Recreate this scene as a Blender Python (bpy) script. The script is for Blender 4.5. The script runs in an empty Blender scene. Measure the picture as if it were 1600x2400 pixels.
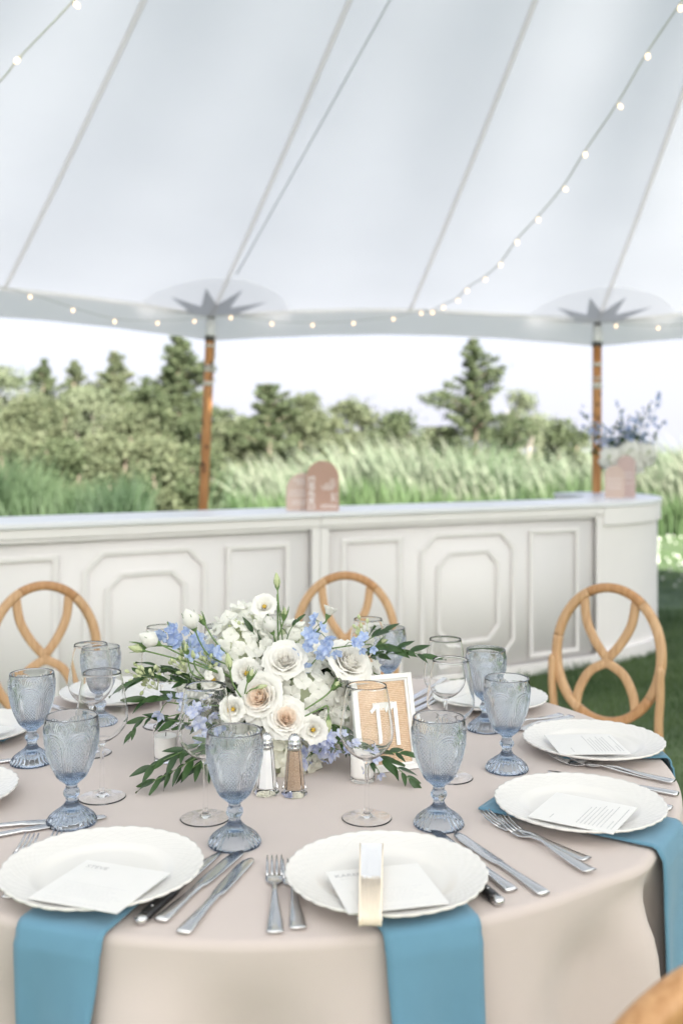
import bpy, math, random
import numpy as np
from mathutils import Vector, Matrix, noise
random.seed(7); np.random.seed(7)
R = math.radians
S = bpy.context.scene
COL = S.collection
# ---------------------------------------------------------------- camera, light, exposure
EYE = 1.345; FPX = 2333.0; Y0 = 1060.0; K = 1600/1568
cam = bpy.data.cameras.new('camera'); co = bpy.data.objects.new('camera', cam); COL.objects.link(co)
co.location = (0, 0, EYE); co.rotation_euler = (R(90), 0, 0)
cam.sensor_fit = 'VERTICAL'; cam.sensor_height = 36; cam.sensor_width = 24; cam.lens = 35
cam.shift_y = -140/2400; cam.clip_start = .05; cam.clip_end = 3000
cam.dof.use_dof = True; cam.dof.focus_distance = 1.74; cam.dof.aperture_fstop = 3.0
S.camera = co
SUN_EL, SUN_ROT = 26, 160
w = bpy.data.worlds.new('World'); S.world = w; w.use_nodes = True
nt = w.node_tree; nt.nodes.clear()
sky = nt.nodes.new('ShaderNodeTexSky'); sky.sky_type = 'NISHITA'; sky.sun_disc = False
sky.sun_elevation = R(SUN_EL); sky.sun_rotation = R(SUN_ROT); sky.air_density = 1.0; sky.dust_density = 4.0; sky.ozone_density = 1.0
bg = nt.nodes.new('ShaderNodeBackground'); bg.inputs[1].default_value = .06
wo = nt.nodes.new('ShaderNodeOutputWorld')
# thin white high haze over the blue
mx = nt.nodes.new('ShaderNodeMix'); mx.data_type = 'RGBA'; mx.inputs[0].default_value = .35
mx.inputs[7].default_value = (4.2, 4.25, 4.9, 1)
geo = nt.nodes.new('ShaderNodeTexCoord'); sep = nt.nodes.new('ShaderNodeSeparateXYZ'); nt.links.new(geo.outputs['Generated'], sep.inputs[0])
mr = nt.nodes.new('ShaderNodeMapRange'); mr.interpolation_type = 'SMOOTHSTEP'
mr.inputs[1].default_value = 0; mr.inputs[2].default_value = .75; mr.inputs[3].default_value = .85; mr.inputs[4].default_value = .12
nt.links.new(sep.outputs[2], mr.inputs[0]); nt.links.new(mr.outputs[0], mx.inputs[0])
nt.links.new(sky.outputs[0], mx.inputs[6]); nt.links.new(mx.outputs[2], bg.inputs[0]); nt.links.new(bg.outputs[0], wo.inputs[0])
sl = bpy.data.lights.new('sun', 'SUN'); sl.energy = 5.0; sl.angle = R(.5); sl.color = (1, .965, .92)
so = bpy.data.objects.new('sun', sl); COL.objects.link(so)
az = R(SUN_ROT); sd = Vector((math.sin(az)*math.cos(R(SUN_EL)), math.cos(az)*math.cos(R(SUN_EL)), math.sin(R(SUN_EL))))
so.rotation_euler = sd.to_track_quat('Z', 'Y').to_euler(); so.location = (-4, -8, 9)
S.view_settings.view_transform = 'Standard'; S.view_settings.look = 'None'
S.view_settings.exposure = 2.1; S.view_settings.gamma = 1; S.view_settings.use_curve_mapping = False
S.render.engine = 'CYCLES'
cy = S.cycles; cy.max_bounces = 14; cy.diffuse_bounces = 5; cy.glossy_bounces = 5; cy.transmission_bounces = 12; cy.transparent_max_bounces = 8
cy.use_denoising = True; cy.sample_clamp_indirect = 6; cy.blur_glossy = 0.0

# ---------------------------------------------------------------- coordinates
TZ = .76
def P(xd, yd, d):
    return Vector(((xd*K-800)/FPX*d, d, EYE-(yd*K-Y0)/FPX*d))
def T(xd, yd, h=0.0):
    d = (EYE-TZ-h)*FPX/(yd*K-Y0)
    return Vector(((xd*K-800)/FPX*d, d, TZ+h))

# ---------------------------------------------------------------- materials
def nodes(name):
    m = bpy.data.materials.new(name); m.use_nodes = True
    t = m.node_tree; return m, t, t.nodes['Principled BSDF'], t.nodes['Material Output']
def M(name, col, rough=.5, var=0, scale=20, bump=0, bscale=200, metal=0, spec=.5, trans=0, coat=0, sheen=0, stretch=None, tc='Object', col2=None, detail=4):
    m, t, b, o = nodes(name)
    b.inputs['Base Color'].default_value = (*col, 1); b.inputs['Roughness'].default_value = rough
    b.inputs['Metallic'].default_value = metal; b.inputs['Specular IOR Level'].default_value = spec
    b.inputs['Coat Weight'].default_value = coat; b.inputs['Sheen Weight'].default_value = sheen
    tx = t.nodes.new('ShaderNodeTexCoord'); src = tx.outputs[tc]
    if stretch:
        mp = t.nodes.new('ShaderNodeMapping'); mp.inputs['Scale'].default_value = stretch
        t.links.new(src, mp.inputs[0]); src = mp.outputs[0]
    out = None
    if var or col2:
        n = t.nodes.new('ShaderNodeTexNoise'); n.inputs['Scale'].default_value = scale; n.inputs['Detail'].default_value = detail
        t.links.new(src, n.inputs[0])
        r = t.nodes.new('ShaderNodeValToRGB'); r.color_ramp.elements[0].position = .3; r.color_ramp.elements[1].position = .7
        c2 = col2 if col2 else tuple(min(1, c*(1+var)) for c in col)
        c1 = col if col2 else tuple(c*(1-var) for c in col)
        r.color_ramp.elements[0].color = (*c1, 1); r.color_ramp.elements[1].color = (*c2, 1)
        t.links.new(n.outputs[0], r.inputs[0]); t.links.new(r.outputs[0], b.inputs['Base Color']); out = r.outputs[0]
    if bump:
        n2 = t.nodes.new('ShaderNodeTexNoise'); n2.inputs['Scale'].default_value = bscale; t.links.new(src, n2.inputs[0])
        bp = t.nodes.new('ShaderNodeBump'); bp.inputs['Strength'].default_value = bump; bp.inputs['Distance'].default_value = .002
        t.links.new(n2.outputs[0], bp.inputs['Height']); t.links.new(bp.outputs[0], b.inputs['Normal'])
    if trans:
        tr = t.nodes.new('ShaderNodeBsdfTranslucent'); tr.inputs[0].default_value = (*col, 1)
        if out: t.links.new(out, tr.inputs[0])
        mxs = t.nodes.new('ShaderNodeMixShader'); mxs.inputs[0].default_value = trans
        t.links.new(b.outputs[0], mxs.inputs[1]); t.links.new(tr.outputs[0], mxs.inputs[2]); t.links.new(mxs.outputs[0], o.inputs[0])
    return m
def glass(name, col, rough=0, ior=1.5):
    m, t, b, o = nodes(name)
    b.inputs['Base Color'].default_value = (*col, 1); b.inputs['Roughness'].default_value = rough
    b.inputs['IOR'].default_value = ior; b.inputs['Transmission Weight'].default_value = 1
    return m
def emit(name, col, s):
    m, t, b, o = nodes(name); b.inputs['Base Color'].default_value = (.8, .7, .6, 1)
    b.inputs['Emission Color'].default_value = (*col, 1); b.inputs['Emission Strength'].default_value = s
    m.cycles.emission_sampling = 'NONE'
    return m
m_cloth = M('taupe_cloth', (.525, .458, .428), .85, var=.025, scale=7, bump=.25, bscale=900, sheen=.15)
m_napkin = M('blue_cloth', (.112, .252, .355), .9, var=.05, scale=14, bump=.3, bscale=900, sheen=.2)
m_china = M('white_china', (.70, .682, .655), .22, var=.01, scale=9)
m_card = M('card_paper', (.70, .692, .68), .7, var=.01, scale=40)
m_ink = M('grey_ink', (.42, .42, .43), .8)
m_inkfaint = M('faint_ink', (.60, .60, .60), .8)
m_steel = M('steel', (.66, .66, .67), .16, metal=1, bump=.06, bscale=60)
m_black = M('black_handle', (.012, .012, .013), .3)
m_blueglass = glass('blue_glass', (.97, .98, .99), 0, 1.5)
_t = m_blueglass.node_tree; _va = _t.nodes.new('ShaderNodeVolumeAbsorption'); _va.inputs['Color'].default_value = (.40, .54, .69, 1); _va.inputs['Density'].default_value = 40
_t.links.new(_va.outputs[0], _t.nodes['Material Output'].inputs['Volume'])
m_blueglass2 = glass('blue_glass_bowl', (.62, .80, .92), .02)
m_glass = glass('clear_glass', (.998, 1, .999), 0, 1.31)
m_wax = M('wax', (.82, .80, .77), .5, spec=.3)
m_wick = M('wick', (.05, .04, .03), .9)
m_salt = M('salt', (.86, .86, .86), .8, bump=.5, bscale=2500)
m_pepper = M('pepper', (.20, .12, .075), .9, col2=(.52, .40, .29), scale=900, detail=2)
m_wood = M('honey_wood', (.47, .27, .13), .45, col2=(.62, .405, .225), scale=9, stretch=(14, 14, 1.2), bump=.15, bscale=60)
m_wood2 = M('amber_wood', (.38, .185, .07), .45, col2=(.53, .30, .14), scale=9, stretch=(14, 14, 1.2), bump=.15, bscale=60)
m_pole = M('pole_wood', (.40, .165, .045), .45, col2=(.56, .27, .09), scale=5, stretch=(6, 6, 1.0), bump=.2, bscale=20)
m_knot = M('knot', (.10, .04, .015), .6)
m_barpaint = M('bar_paint', (.91, .88, .865), .75, var=.012, scale=3, spec=.25)
m_bartop = M('bar_top', (.84, .85, .88), .34, var=.01, scale=5)
m_frame = M('frame_paint', (.80, .79, .77), .35)
m_rattan = M('rattan', (.68, .48, .32), .7, col2=(.80, .63, .47), scale=160)
m_rattandark = M('rattan_gap', (.60, .42, .27), .8)
m_white = M('white_print', (.85, .85, .84), .6)
m_canopy = M('sailcloth', (.825, .835, .86), .8, trans=.5, var=.018, scale=1.1, bump=.2, bscale=170, spec=.2)
m_seam = M('seam_tape', (.95, .935, .91), .85, trans=.93, spec=.05)
m_valance = M('valance_cloth', (.96, .925, .935), .85, trans=.68, var=.02, scale=2, spec=.2)
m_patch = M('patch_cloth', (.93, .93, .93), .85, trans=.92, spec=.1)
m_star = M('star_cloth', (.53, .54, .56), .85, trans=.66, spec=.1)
m_cap = M('pole_cap', (.75, .75, .74), .5)
m_capdark = M('cap_dark', (.08, .075, .07), .6)
m_rope = M('rope', (.62, .58, .50), .9)
m_cord = M('light_cord', (.60, .60, .58), .6)
m_socket = M('socket', (.66, .63, .58), .5)
m_bulb = emit('lit_bulb', (1, .66, .38), .75)
m_filament = emit('filament', (1, .85, .6), 6)
m_petal = M('cream_petal', (.96, .945, .91), .55, trans=.42, spec=.2)
m_peach = M('peach_petal', (.98, .885, .79), .55, trans=.5, spec=.2)
m_whitepetal = M('white_petal', (.88, .87, .83), .55, trans=.32, spec=.2)
m_hyd = M('hydrangea_petal', (.92, .915, .86), .6, trans=.35, spec=.15, var=.03, scale=60)
m_hydcream = M('hydrangea_cream', (.90, .89, .78), .6, trans=.35, spec=.15, var=.04, scale=60)
m_hydcore = M('hydrangea_core', (.55, .60, .42), .8)
m_blue = M('delphinium_petal', (.30, .42, .74), .55, trans=.35, spec=.2, col2=(.62, .70, .86), scale=110)
m_lilac = M('lilac_petal', (.42, .49, .78), .55, trans=.35, spec=.2, col2=(.78, .80, .88), scale=110)
m_leaf = M('leaf_green', (.015, .042, .012), .34, trans=.10, col2=(.038, .085, .024), scale=35)
m_leaf2 = M('leaf_green_light', (.026, .068, .017), .38, trans=.14, col2=(.055, .115, .032), scale=35)
m_stem = M('stem_green', (.13, .22, .07), .5, var=.15, scale=50)
m_bud = M('bud_green', (.48, .55, .28), .5, trans=.2, col2=(.66, .70, .46), scale=60)
m_yellow = M('stamen', (.62, .42, .06), .6)
m_grass = M('grass_blade', (.060, .112, .042), .55, trans=.25, col2=(.145, .215, .088), scale=2.5)
m_ground = M('lawn', (.060, .098, .040), .9, col2=(.115, .17, .07), scale=1.7, bump=.6, bscale=60)
m_clover = M('clover_white', (.45, .47, .40), .8)
m_reed = M('reed', (.085, .140, .068), .6, trans=.35, col2=(.165, .225, .125), scale=.9)
m_reedpale = M('reed_pale', (.20, .26, .165), .7, trans=.35, col2=(.33, .345, .26), scale=.9)
m_weed = M('weed', (.028, .060, .024), .6, trans=.3, col2=(.080, .125, .055), scale=1.2)
m_stalk = M('stalk', (.055, .105, .038), .6, trans=.3, col2=(.135, .205, .085), scale=1.3)
m_cedar = M('cedar_leaf', (.055, .080, .034), .7, trans=.3, col2=(.115, .142, .068), scale=4)
m_cedar2 = M('cedar_leaf_b', (.082, .108, .052), .7, trans=.3, col2=(.165, .185, .100), scale=4)
m_pale = M('pale_leaf', (.11, .145, .075), .7, trans=.3, col2=(.23, .26, .16), scale=1.5)
m_bark = M('bark', (.20, .16, .12), .9, var=.2, scale=8)
m_palebark = M('pale_bark', (.33, .30, .25), .9, var=.15, scale=8)
m_sign = M('sign_pink', (.46, .29, .225), .6)
m_signpale = M('sign_pale', (.60, .46, .39), .6)
m_signrose = M('sign_rose', (.56, .42, .39), .6)
m_print = M('sign_print', (.80, .76, .74), .6)
m_fanwood = M('fan_bamboo', (.88, .77, .63), .8, var=.08, scale=25, stretch=(40, 1, 1))
m_fanpaper = M('fan_paper', (.84, .845, .87), .9, spec=.1)
m_cushion = M('cushion', (.78, .77, .75), .8)
m_vaseblue = glass('vase_blue', (.30, .42, .80), .1)
m_tablewood = M('table_board', (.30, .22, .14), .7, var=.1, scale=10)
m_metal = M('leg_metal', (.25, .25, .25), .4, metal=1)

# ---------------------------------------------------------------- mesh helpers
WM = {}
def nm(name):
    return name
def link(name, mesh, mat=None, parent=None, Mw=None, smooth=True):
    o = bpy.data.objects.new(name, mesh); COL.objects.link(o)
    if mat is not None and mesh is not None:
        if len(mesh.materials) == 0: mesh.materials.append(mat)
    put(o, parent, Mw)
    return o
def put(o, parent, Mw=None):
    Mw = Mw.copy() if Mw is not None else (WM[parent.name].copy() if parent else Matrix.Identity(4))
    WM[o.name] = Mw
    if parent:
        o.parent = parent; o.matrix_basis = WM[parent.name].inverted() @ Mw
    else:
        o.matrix_basis = Mw
def tag(o, label=None, cat=None, group=None, kind=None):
    if label: o['label'] = label
    if cat: o['category'] = cat
    if group: o['group'] = group
    if kind: o['kind'] = kind
    return o
def thing(name, label, cat, loc=(0, 0, 0), rz=0, group=None, Mw=None):
    o = bpy.data.objects.new(name, None); COL.objects.link(o); o.empty_display_size = .05
    put(o, None, Mw if Mw is not None else Matrix.Translation(loc) @ Matrix.Rotation(rz, 4, 'Z'))
    return tag(o, label, cat, group)
def dup(root, Mw, label=None, group=None):
    """copy a thing with its parts and sub-parts"""
    def cp(o, par):
        c = o.copy(); COL.objects.link(c)
        if par is None:
            WM[c.name] = Mw.copy(); c.matrix_basis = Mw
        else:
            c.parent = par
            WM[c.name] = WM[par.name] @ c.matrix_basis
        for ch in KIDS.get(o.name, []): cp(ch, c)
        return c
    KIDS = {}
    for q in COL.objects:
        if q.parent: KIDS.setdefault(q.parent.name, []).append(q)
    r = cp(root, None)
    if label: r['label'] = label
    if group: r['group'] = group
    return r
class MB:
    def __init__(s): s.v = []; s.f = []
    def add(s, vs, fs, Mx=None):
        b = len(s.v)
        s.v += [tuple(Mx @ Vector(p)) for p in vs] if Mx is not None else [tuple(p) for p in vs]
        s.f += [tuple(i+b for i in f) for f in fs]; return s
    def box(s, c, d, Mx=None, bev=0):
        x, y, z = c; a, b, e = d[0]/2, d[1]/2, d[2]/2
        vs = [(x+i*a, y+j*b, z+k*e) for i in (-1, 1) for j in (-1, 1) for k in (-1, 1)]
        return s.add(vs, [(0, 1, 3, 2), (4, 6, 7, 5), (0, 4, 5, 1), (2, 3, 7, 6), (0, 2, 6, 4), (1, 5, 7, 3)], Mx)
    def lathe(s, prof, n=32, Mx=None, fn=None, cap0=False, cap1=False):
        vs = []; fs = []
        for (r, z) in prof:
            for i in range(n):
                a = 2*math.pi*i/n; rr = r if fn is None else fn(r, z, a)
                vs.append((rr*math.cos(a), rr*math.sin(a), z))
        for j in range(len(prof)-1):
            for i in range(n):
                k = (i+1) % n; fs.append((j*n+i, j*n+k, (j+1)*n+k, (j+1)*n+i))
        if cap0: fs.append(tuple(range(n-1, -1, -1)))
        if cap1: fs.append(tuple((len(prof)-1)*n+i for i in range(n)))
        return s.add(vs, fs, Mx)
    def sweep(s, pts, hu, hv, up=(0, 0, 1), closed=False, n=8, p=1.0, Mx=None, ext=None):
        pts = [Vector(q) for q in pts]; N = len(pts); vs = []; fs = []
        for i, q in enumerate(pts):
            if closed: t = pts[(i+1) % N]-pts[i-1]
            else: t = pts[min(i+1, N-1)]-pts[max(i-1, 0)]
            t.normalize(); u = Vector(up); sd_ = t.cross(u)
            if sd_.length < 1e-3: sd_ = t.cross(Vector((1, 0, .01)))
            sd_.normalize(); ot = sd_.cross(t)
            a = hu[i] if hasattr(hu, '__len__') else hu; b = hv[i] if hasattr(hv, '__len__') else hv
            for k in range(n):
                th = 2*math.pi*(k+.5)/n; c, d = math.cos(th), math.sin(th)
                cx = math.copysign(abs(c)**p, c); dx = math.copysign(abs(d)**p, d)
                vs.append(q+sd_*a*cx+ot*b*dx)
        for i in range(N if closed else N-1):
            for k in range(n):
                l = (k+1) % n; j = (i+1) % N; fs.append((i*n+k, i*n+l, j*n+l, j*n+k))
        if not closed: fs.append(tuple(range(n-1, -1, -1))); fs.append(tuple((N-1)*n+k for k in range(n)))
        return s.add(vs, fs, Mx)
    def grid(s, fn, nu, nv, Mx=None):
        vs = [fn(i/(nu-1), j/(nv-1)) for j in range(nv) for i in range(nu)]
        fs = [(j*nu+i, j*nu+i+1, (j+1)*nu+i+1, (j+1)*nu+i) for j in range(nv-1) for i in range(nu-1)]
        return s.add(vs, fs, Mx)
    def mesh(s, name, smooth=True, mat=None, fixn=False):
        m = bpy.data.meshes.new(name); m.from_pydata(s.v, [], s.f)
        if fixn:
            import bmesh
            b = bmesh.new(); b.from_mesh(m); bmesh.ops.recalc_face_normals(b, faces=b.faces); b.to_mesh(m); b.free()
        m.polygons.foreach_set('use_smooth', [smooth]*len(m.polygons))
        if mat: m.materials.append(mat)
        m.update(); return m
    def build(s, name, mat, parent=None, Mw=None, smooth=True, bevel=0, solid=0, fixn=False, ss=0):
        o = link(name, s.mesh(name, smooth, mat, fixn), None, parent, Mw)
        if solid:
            md = o.modifiers.new('solid', 'SOLIDIFY'); md.thickness = solid; md.offset = 1
        if ss:
            md = o.modifiers.new('ss', 'SUBSURF'); md.levels = ss; md.render_levels = ss
        if bevel:
            md = o.modifiers.new('bevel', 'BEVEL'); md.width = bevel; md.segments = 2; md.limit_method = 'ANGLE'; md.angle_limit = R(40)
        return o
def catmull(pts, n=6, closed=False):
    pts = [Vector(p) for p in pts]; out = []; N = len(pts)
    for i in range(N if closed else N-1):
        g = (lambda k: pts[k % N]) if closed else (lambda k: pts[max(0, min(N-1, k))])
        a, b, c, d = g(i-1), g(i), g(i+1), g(i+2)
        for k in range(n):
            t = k/n
            out.append(.5*((2*b)+(c-a)*t+(2*a-5*b+4*c-d)*t*t+(-a+3*b-3*c+d)*t**3))
    if not closed: out.append(pts[-1])
    return out
def frame(loc, n, spin=0, s=1):
    q = Vector(n).normalized().to_track_quat('Z', 'Y')
    return Matrix.Translation(loc) @ q.to_matrix().to_4x4() @ Matrix.Rotation(spin, 4, 'Z') @ Matrix.Scale(s, 4)
def along(a, b, up=(0, 0, 1)):
    """frame at a: local +Y points to b, local Z near up"""
    y = (Vector(b)-Vector(a)).normalized(); x = y.cross(Vector(up)).normalized(); z = x.cross(y)
    m = Matrix((x, y, z)).transposed().to_4x4(); m.translation = Vector(a); return m
def quadmesh(name, verts, quads, mat, tris=False):
    m = bpy.data.meshes.new(name); n = 3 if tris else 4
    m.vertices.add(len(verts)); m.vertices.foreach_set('co', verts.astype(np.float32).ravel())
    m.loops.add(quads.size); m.loops.foreach_set('vertex_index', quads.astype(np.int32).ravel())
    m.polygons.add(len(quads)); m.polygons.foreach_set('loop_start', np.arange(len(quads), dtype=np.int32)*n)
    m.polygons.foreach_set('loop_total', np.full(len(quads), n, dtype=np.int32)) if hasattr(m.polygons[0], 'loop_total') and False else None
    m.materials.append(mat); m.update(calc_edges=True); m.validate(); return m
def text_mesh(txt, size, mat, depth=.0004):
    c = bpy.data.curves.new('lettering', 'FONT'); c.body = txt; c.size = size; c.align_x = 'CENTER'; c.align_y = 'CENTER'
    c.extrude = depth; c.resolution_u = 3
    o = bpy.data.objects.new('tmp', c); COL.objects.link(o)
    bpy.context.view_layer.update()
    me = bpy.data.meshes.new_from_object(o.evaluated_get(bpy.context.evaluated_depsgraph_get()))
    bpy.data.objects.remove(o); bpy.data.curves.remove(c)
    me.materials.clear(); me.materials.append(mat); return me

# ================================================================ SETTING
g = MB(); g.add([(-900, -60, 0), (900, -60, 0), (900, 1500, 0), (-900, 1500, 0)], [(0, 1, 2, 3)])
tag(g.build('lawn', m_ground, smooth=False), kind='structure')
def blades(name, mat, xs, ys, zs, h, wid, lean, seg=2, droop=.5, kind='stuff', label=None, cat='grass', leandir=None):
    n = len(xs); a = np.random.rand(n)*2*np.pi
    la = a if leandir is None else leandir+np.random.randn(n)*.8
    dx, dy = np.cos(la), np.sin(la); wx, wy = np.cos(a)*wid*.5, np.sin(a)*wid*.5
    vs = []
    for k in range(seg+1):
        t = k/seg; ww = (1-t)**.7; off = lean*h*t**2
        cx, cy, cz = xs+dx*off, ys+dy*off, zs+h*t*(1-droop*(lean*t)**2)
        vs += [np.stack([cx-wx*ww, cy-wy*ww, cz], 1), np.stack([cx+wx*ww, cy+wy*ww, cz], 1)]
    V = np.stack(vs, 1).reshape(-1, 3); st = 2*(seg+1); b = (np.arange(n)*st)[:, None]
    q = np.concatenate([b+np.array([[2*k, 2*k+1, 2*k+3, 2*k+2]]) for k in range(seg)], 0)
    o = link(name, quadmesh(name, V, q, mat)); return tag(o, label, cat, kind=kind)
def scat(n, x0, x1, y0, y1):
    return np.random.uniform(x0, x1, n), np.random.uniform(y0, y1, n)
x1, y1 = scat(70000, .2, 5.0, 2.4, 8.5); x2, y2 = scat(26000, -3, 6.5, 2.6, 14); x3, y3 = scat(30000, 3, 8, 7.5, 17)
gx = np.concatenate([x1, x2, x3]); gy = np.concatenate([y1, y2, y3]); n = len(gx)
gh = np.random.uniform(.03, .075, n)*(.75+.5*np.sin(gx*2.3+1)*np.sin(gy*1.9))
blades('grass', m_grass, gx, gy, np.zeros(n), np.clip(gh, .02, .1), np.random.uniform(.004, .008, n), np.random.uniform(.2, .9, n), label='short green lawn grass under and beyond the tent')
# clover heads
def clover():
    pos = [(random.uniform(3.2, 6.8), random.uniform(7.5, 15.5)) for _ in range(330)]
    mb = MB()
    for x, y in pos:
        r = random.uniform(.014, .028); z = random.uniform(.05, .09)
        vs = [(x+r*math.cos(a)*c, y+r*math.sin(a)*c, z+r*s_) for c, s_ in ((0.05, 1), (.8, .6), (1, 0), (.6, -.6)) for a in [R(60*k) for k in range(6)]]
        mb.add(vs, [(j*6+i, j*6+(i+1) % 6, (j+1)*6+(i+1) % 6, (j+1)*6+i) for j in range(3) for i in range(6)])
    tag(mb.build('clover_flowers', m_clover), 'white clover blossoms dotting the lawn beyond the bar', 'flowers', kind='stuff')
clover()
# reeds
x, y = scat(15000, -2.3, 22, 16.6, 19.5); n = len(x); h = np.random.uniform(.9, 1.75, n)*(.88+.12*np.sin(x*.9)+.06*np.sin(x*2.7+1))
blades('reeds', m_reed, x, y, np.zeros(n), h, np.random.uniform(.02, .045, n), np.random.uniform(.1, .8, n), seg=4, leandir=.2, label='pale green reed bed behind the bar', cat='reeds')
x, y = scat(2600, -1.6, 9, 16.4, 18.6); n = len(x); h = np.random.uniform(1.3, 1.98, n)*(.9+.1*np.sin(x*1.3))
blades('reed_plumes', m_reedpale, x, y, np.zeros(n), h, np.random.uniform(.03, .07, n), np.random.uniform(.25, .8, n), seg=4, leandir=3.0, label='feathery pale reed plumes leaning in the breeze', cat='reeds')
x, y = scat(9000, -1.8, 21, 15.9, 16.6); n = len(x); h = np.random.uniform(.6, 1.12, n)*(.85+.15*np.sin(x*1.9+.5))
blades('green_stalks', m_stalk, x, y, np.zeros(n), h, np.random.uniform(.02, .045, n), np.random.uniform(.02, .25, n), seg=3, label='upright green stalks at the foot of the reed bed', cat='weeds')
x, y = scat(12000, -12.5, -2.7, 12.6, 14.6); n = len(x); h = np.random.uniform(.8, 1.5, n)*(.82+.2*np.sin(x*2.9+2)*np.sin(x*1.1))
blades('weeds', m_weed, x, y, np.zeros(n), h, np.random.uniform(.02, .04, n), np.random.uniform(.05, .3, n), seg=3, label='dark green upright weeds behind the left of the bar', cat='weeds')
x, y = scat(9000, 10, 60, 22, 60); n = len(x); h = np.random.uniform(1.1, 1.7, n)
blades('far_reeds', m_reed, x, y, np.zeros(n), h, np.random.uniform(.06, .14, n), np.random.uniform(.1, .6, n), seg=3, label='far reed bed on the right towards the horizon', cat='reeds')

def leafcloud(C, D, size, mat, name, parent):
    """C centres (n,3), D spread dirs (n,3): one small tilted quad each"""
    n = len(C); a = np.random.randn(n, 3); a /= np.linalg.norm(a, axis=1)[:, None]
    b = np.cross(a, np.random.randn(n, 3)); b /= np.linalg.norm(b, axis=1)[:, None]
    s = (size*np.random.uniform(.6, 1.3, n))[:, None]
    V = np.stack([C-a*s, C-b*s*.45, C+a*s, C+b*s*.45], 1).reshape(-1, 3)
    q = (np.arange(n)*4)[:, None]+np.arange(4)[None]
    return link(name, quadmesh(name, V, q, mat), None, parent)
def cedar(xd, ytop, halfw, d, label, mat=m_cedar, dens=1.0, irregular=.35, base=0.0, pow_=.8, cat='tree', name='cedar_tree', lean=0):
    top = P(xd, ytop, d); H = top.z; Wd = halfw*K/FPX*d
    t = thing(name, label, cat, (top.x, d, 0), 0, 'trees behind the tent')
    tk = MB(); path = [(0, 0, 0), (lean*.3+.04, .03, H*.35), (lean*.7-.03, 0, H*.7), (lean, 0, H*.97)]
    tk.sweep(catmull(path, 4), [.09*(1-i/13) + .012 for i in range(13)], [.09*(1-i/13)+.012 for i in range(13)], up=(0, 1, 0))
    Cs = []; nb = int(118*dens)
    phase = random.random()*6
    for i in range(nb):
        f = base+(1-base)*((i+random.random())/nb)**.9; a = i*2.4+random.uniform(-.5, .5)
        env = (1-f)**pow_*(1-irregular*.5+irregular*math.sin(f*17+phase+a*1.0)*.7+random.uniform(-.28, .32))
        L = max(.045, Wd*env); z0 = H*f; ex = Vector((math.cos(a)*L, math.sin(a)*L*.9, .18*L+random.uniform(0, .2)))
        o = Vector((lean*f, 0, z0)); e = o+ex
        if i % 3 == 0: tk.sweep([o-Vector((0, 0, .1)), o+ex*.5-Vector((0, 0, .03)), e], [.02, .014, .006], [.02, .014, .006], up=(0, 1, .1), n=4)
        m = int(150*(.25+L))
        tt = np.random.rand(m)**.5*1.02
        c = np.array(o)[None]+np.array(ex)[None]*tt[:, None]
        sp = .020+.095*L*(1-.4*tt)
        c = c+np.random.randn(m, 3)*np.array([1, 1, .65])*sp[:, None]*.8
        Cs.append(c)
    Cs = np.concatenate(Cs); Cs = Cs[Cs[:, 2] > .03]; Cs[:, 2] = np.minimum(Cs[:, 2], H+.02)
    leafcloud(Cs, None, .046, mat, 'crown', t)
    tk.build('trunk', m_bark, t); return t
def bush(xd, ytop, halfw, d, label, mat=m_pale, n=60, name='leafy_tree', bark=m_palebark, size=.052, cat='tree', low=.08):
    top = P(xd, ytop, d); H = top.z; Wd = halfw*K/FPX*d
    t = thing(name, label, cat, (top.x, d, 0), 0, 'trees behind the tent')
    tk = MB(); Cs = []
    for k in range(5):
        a = k*1.3+random.random(); e = Vector((math.cos(a)*Wd*.55, math.sin(a)*Wd*.4, H*random.uniform(.6, .93)))
        mid = e*.5+Vector((random.uniform(-.1, .1), 0, -.1*H))
        pts = catmull([(0, 0, 0), mid, e], 5); tk.sweep(pts, [.05*(1-i/len(pts))+.008 for i in range(len(pts))], [.05*(1-i/len(pts))+.008 for i in range(len(pts))], up=(0, 1, .1), n=6)
    for k in range(n):
        f = low+(1-low)*random.random()**.8; rr = Wd*math.sqrt(max(0, 1-(2*abs(f-.45))**2.2*.8))*math.sqrt(random.random())
        a = random.random()*6.28; c = Vector((rr*math.cos(a), rr*math.sin(a)*.8, H*f-.1)); r = random.uniform(.08, .24)*Wd**.4
        m = 170; q = np.random.randn(m, 3)*np.array([r, r, r*.8])*.80+np.array(c)[None]; Cs.append(q)
        if k % 4 == 0: tk.sweep([Vector((c.x*.3, c.y*.3, c.z*.6)), c], [.012, .004], [.012, .004], up=(0, 1, .1), n=4)
    Cs = np.concatenate(Cs); Cs = Cs[Cs[:, 2] > .03]; Cs[:, 2] = np.minimum(Cs[:, 2], H+.03)
    leafcloud(Cs, None, size, mat, 'crown', t); tk.build('trunk', bark, t); return t
cedar(412, 768, 215, 21, 'tallest dark cedar with a pointed top just left of the wooden tent pole', m_cedar, 2.1, .4, pow_=.85)
cedar(262, 812, 160, 23, 'cedar with a rounded pointed top second from the tallest one', m_cedar2, 1.6, .4, pow_=.8)
cedar(172, 832, 160, 24.5, 'narrow spiky cedar between two broader crowns on the left', m_cedar2, 1.1, .5, pow_=.9)
cedar(103, 828, 160, 24, 'narrow cedar near the left edge with a sharp tip', m_cedar, 1.1, .5, pow_=.9)
cedar(335, 880, 120, 22.5, 'shorter cedar between the two tallest ones', m_cedar, 1.2, .5, pow_=.8)
bush(5, 845, 110, 22, 'loose pale tree with bare whitish limbs at the left edge', m_pale, 70)
bush(215, 895, 130, 21.5, 'pale green leafy tree in front of the left cedars', m_pale, 60)
bush(90, 915, 130, 21, 'olive green bushy tree low on the far left', m_cedar2, 80, bark=m_bark)
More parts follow.
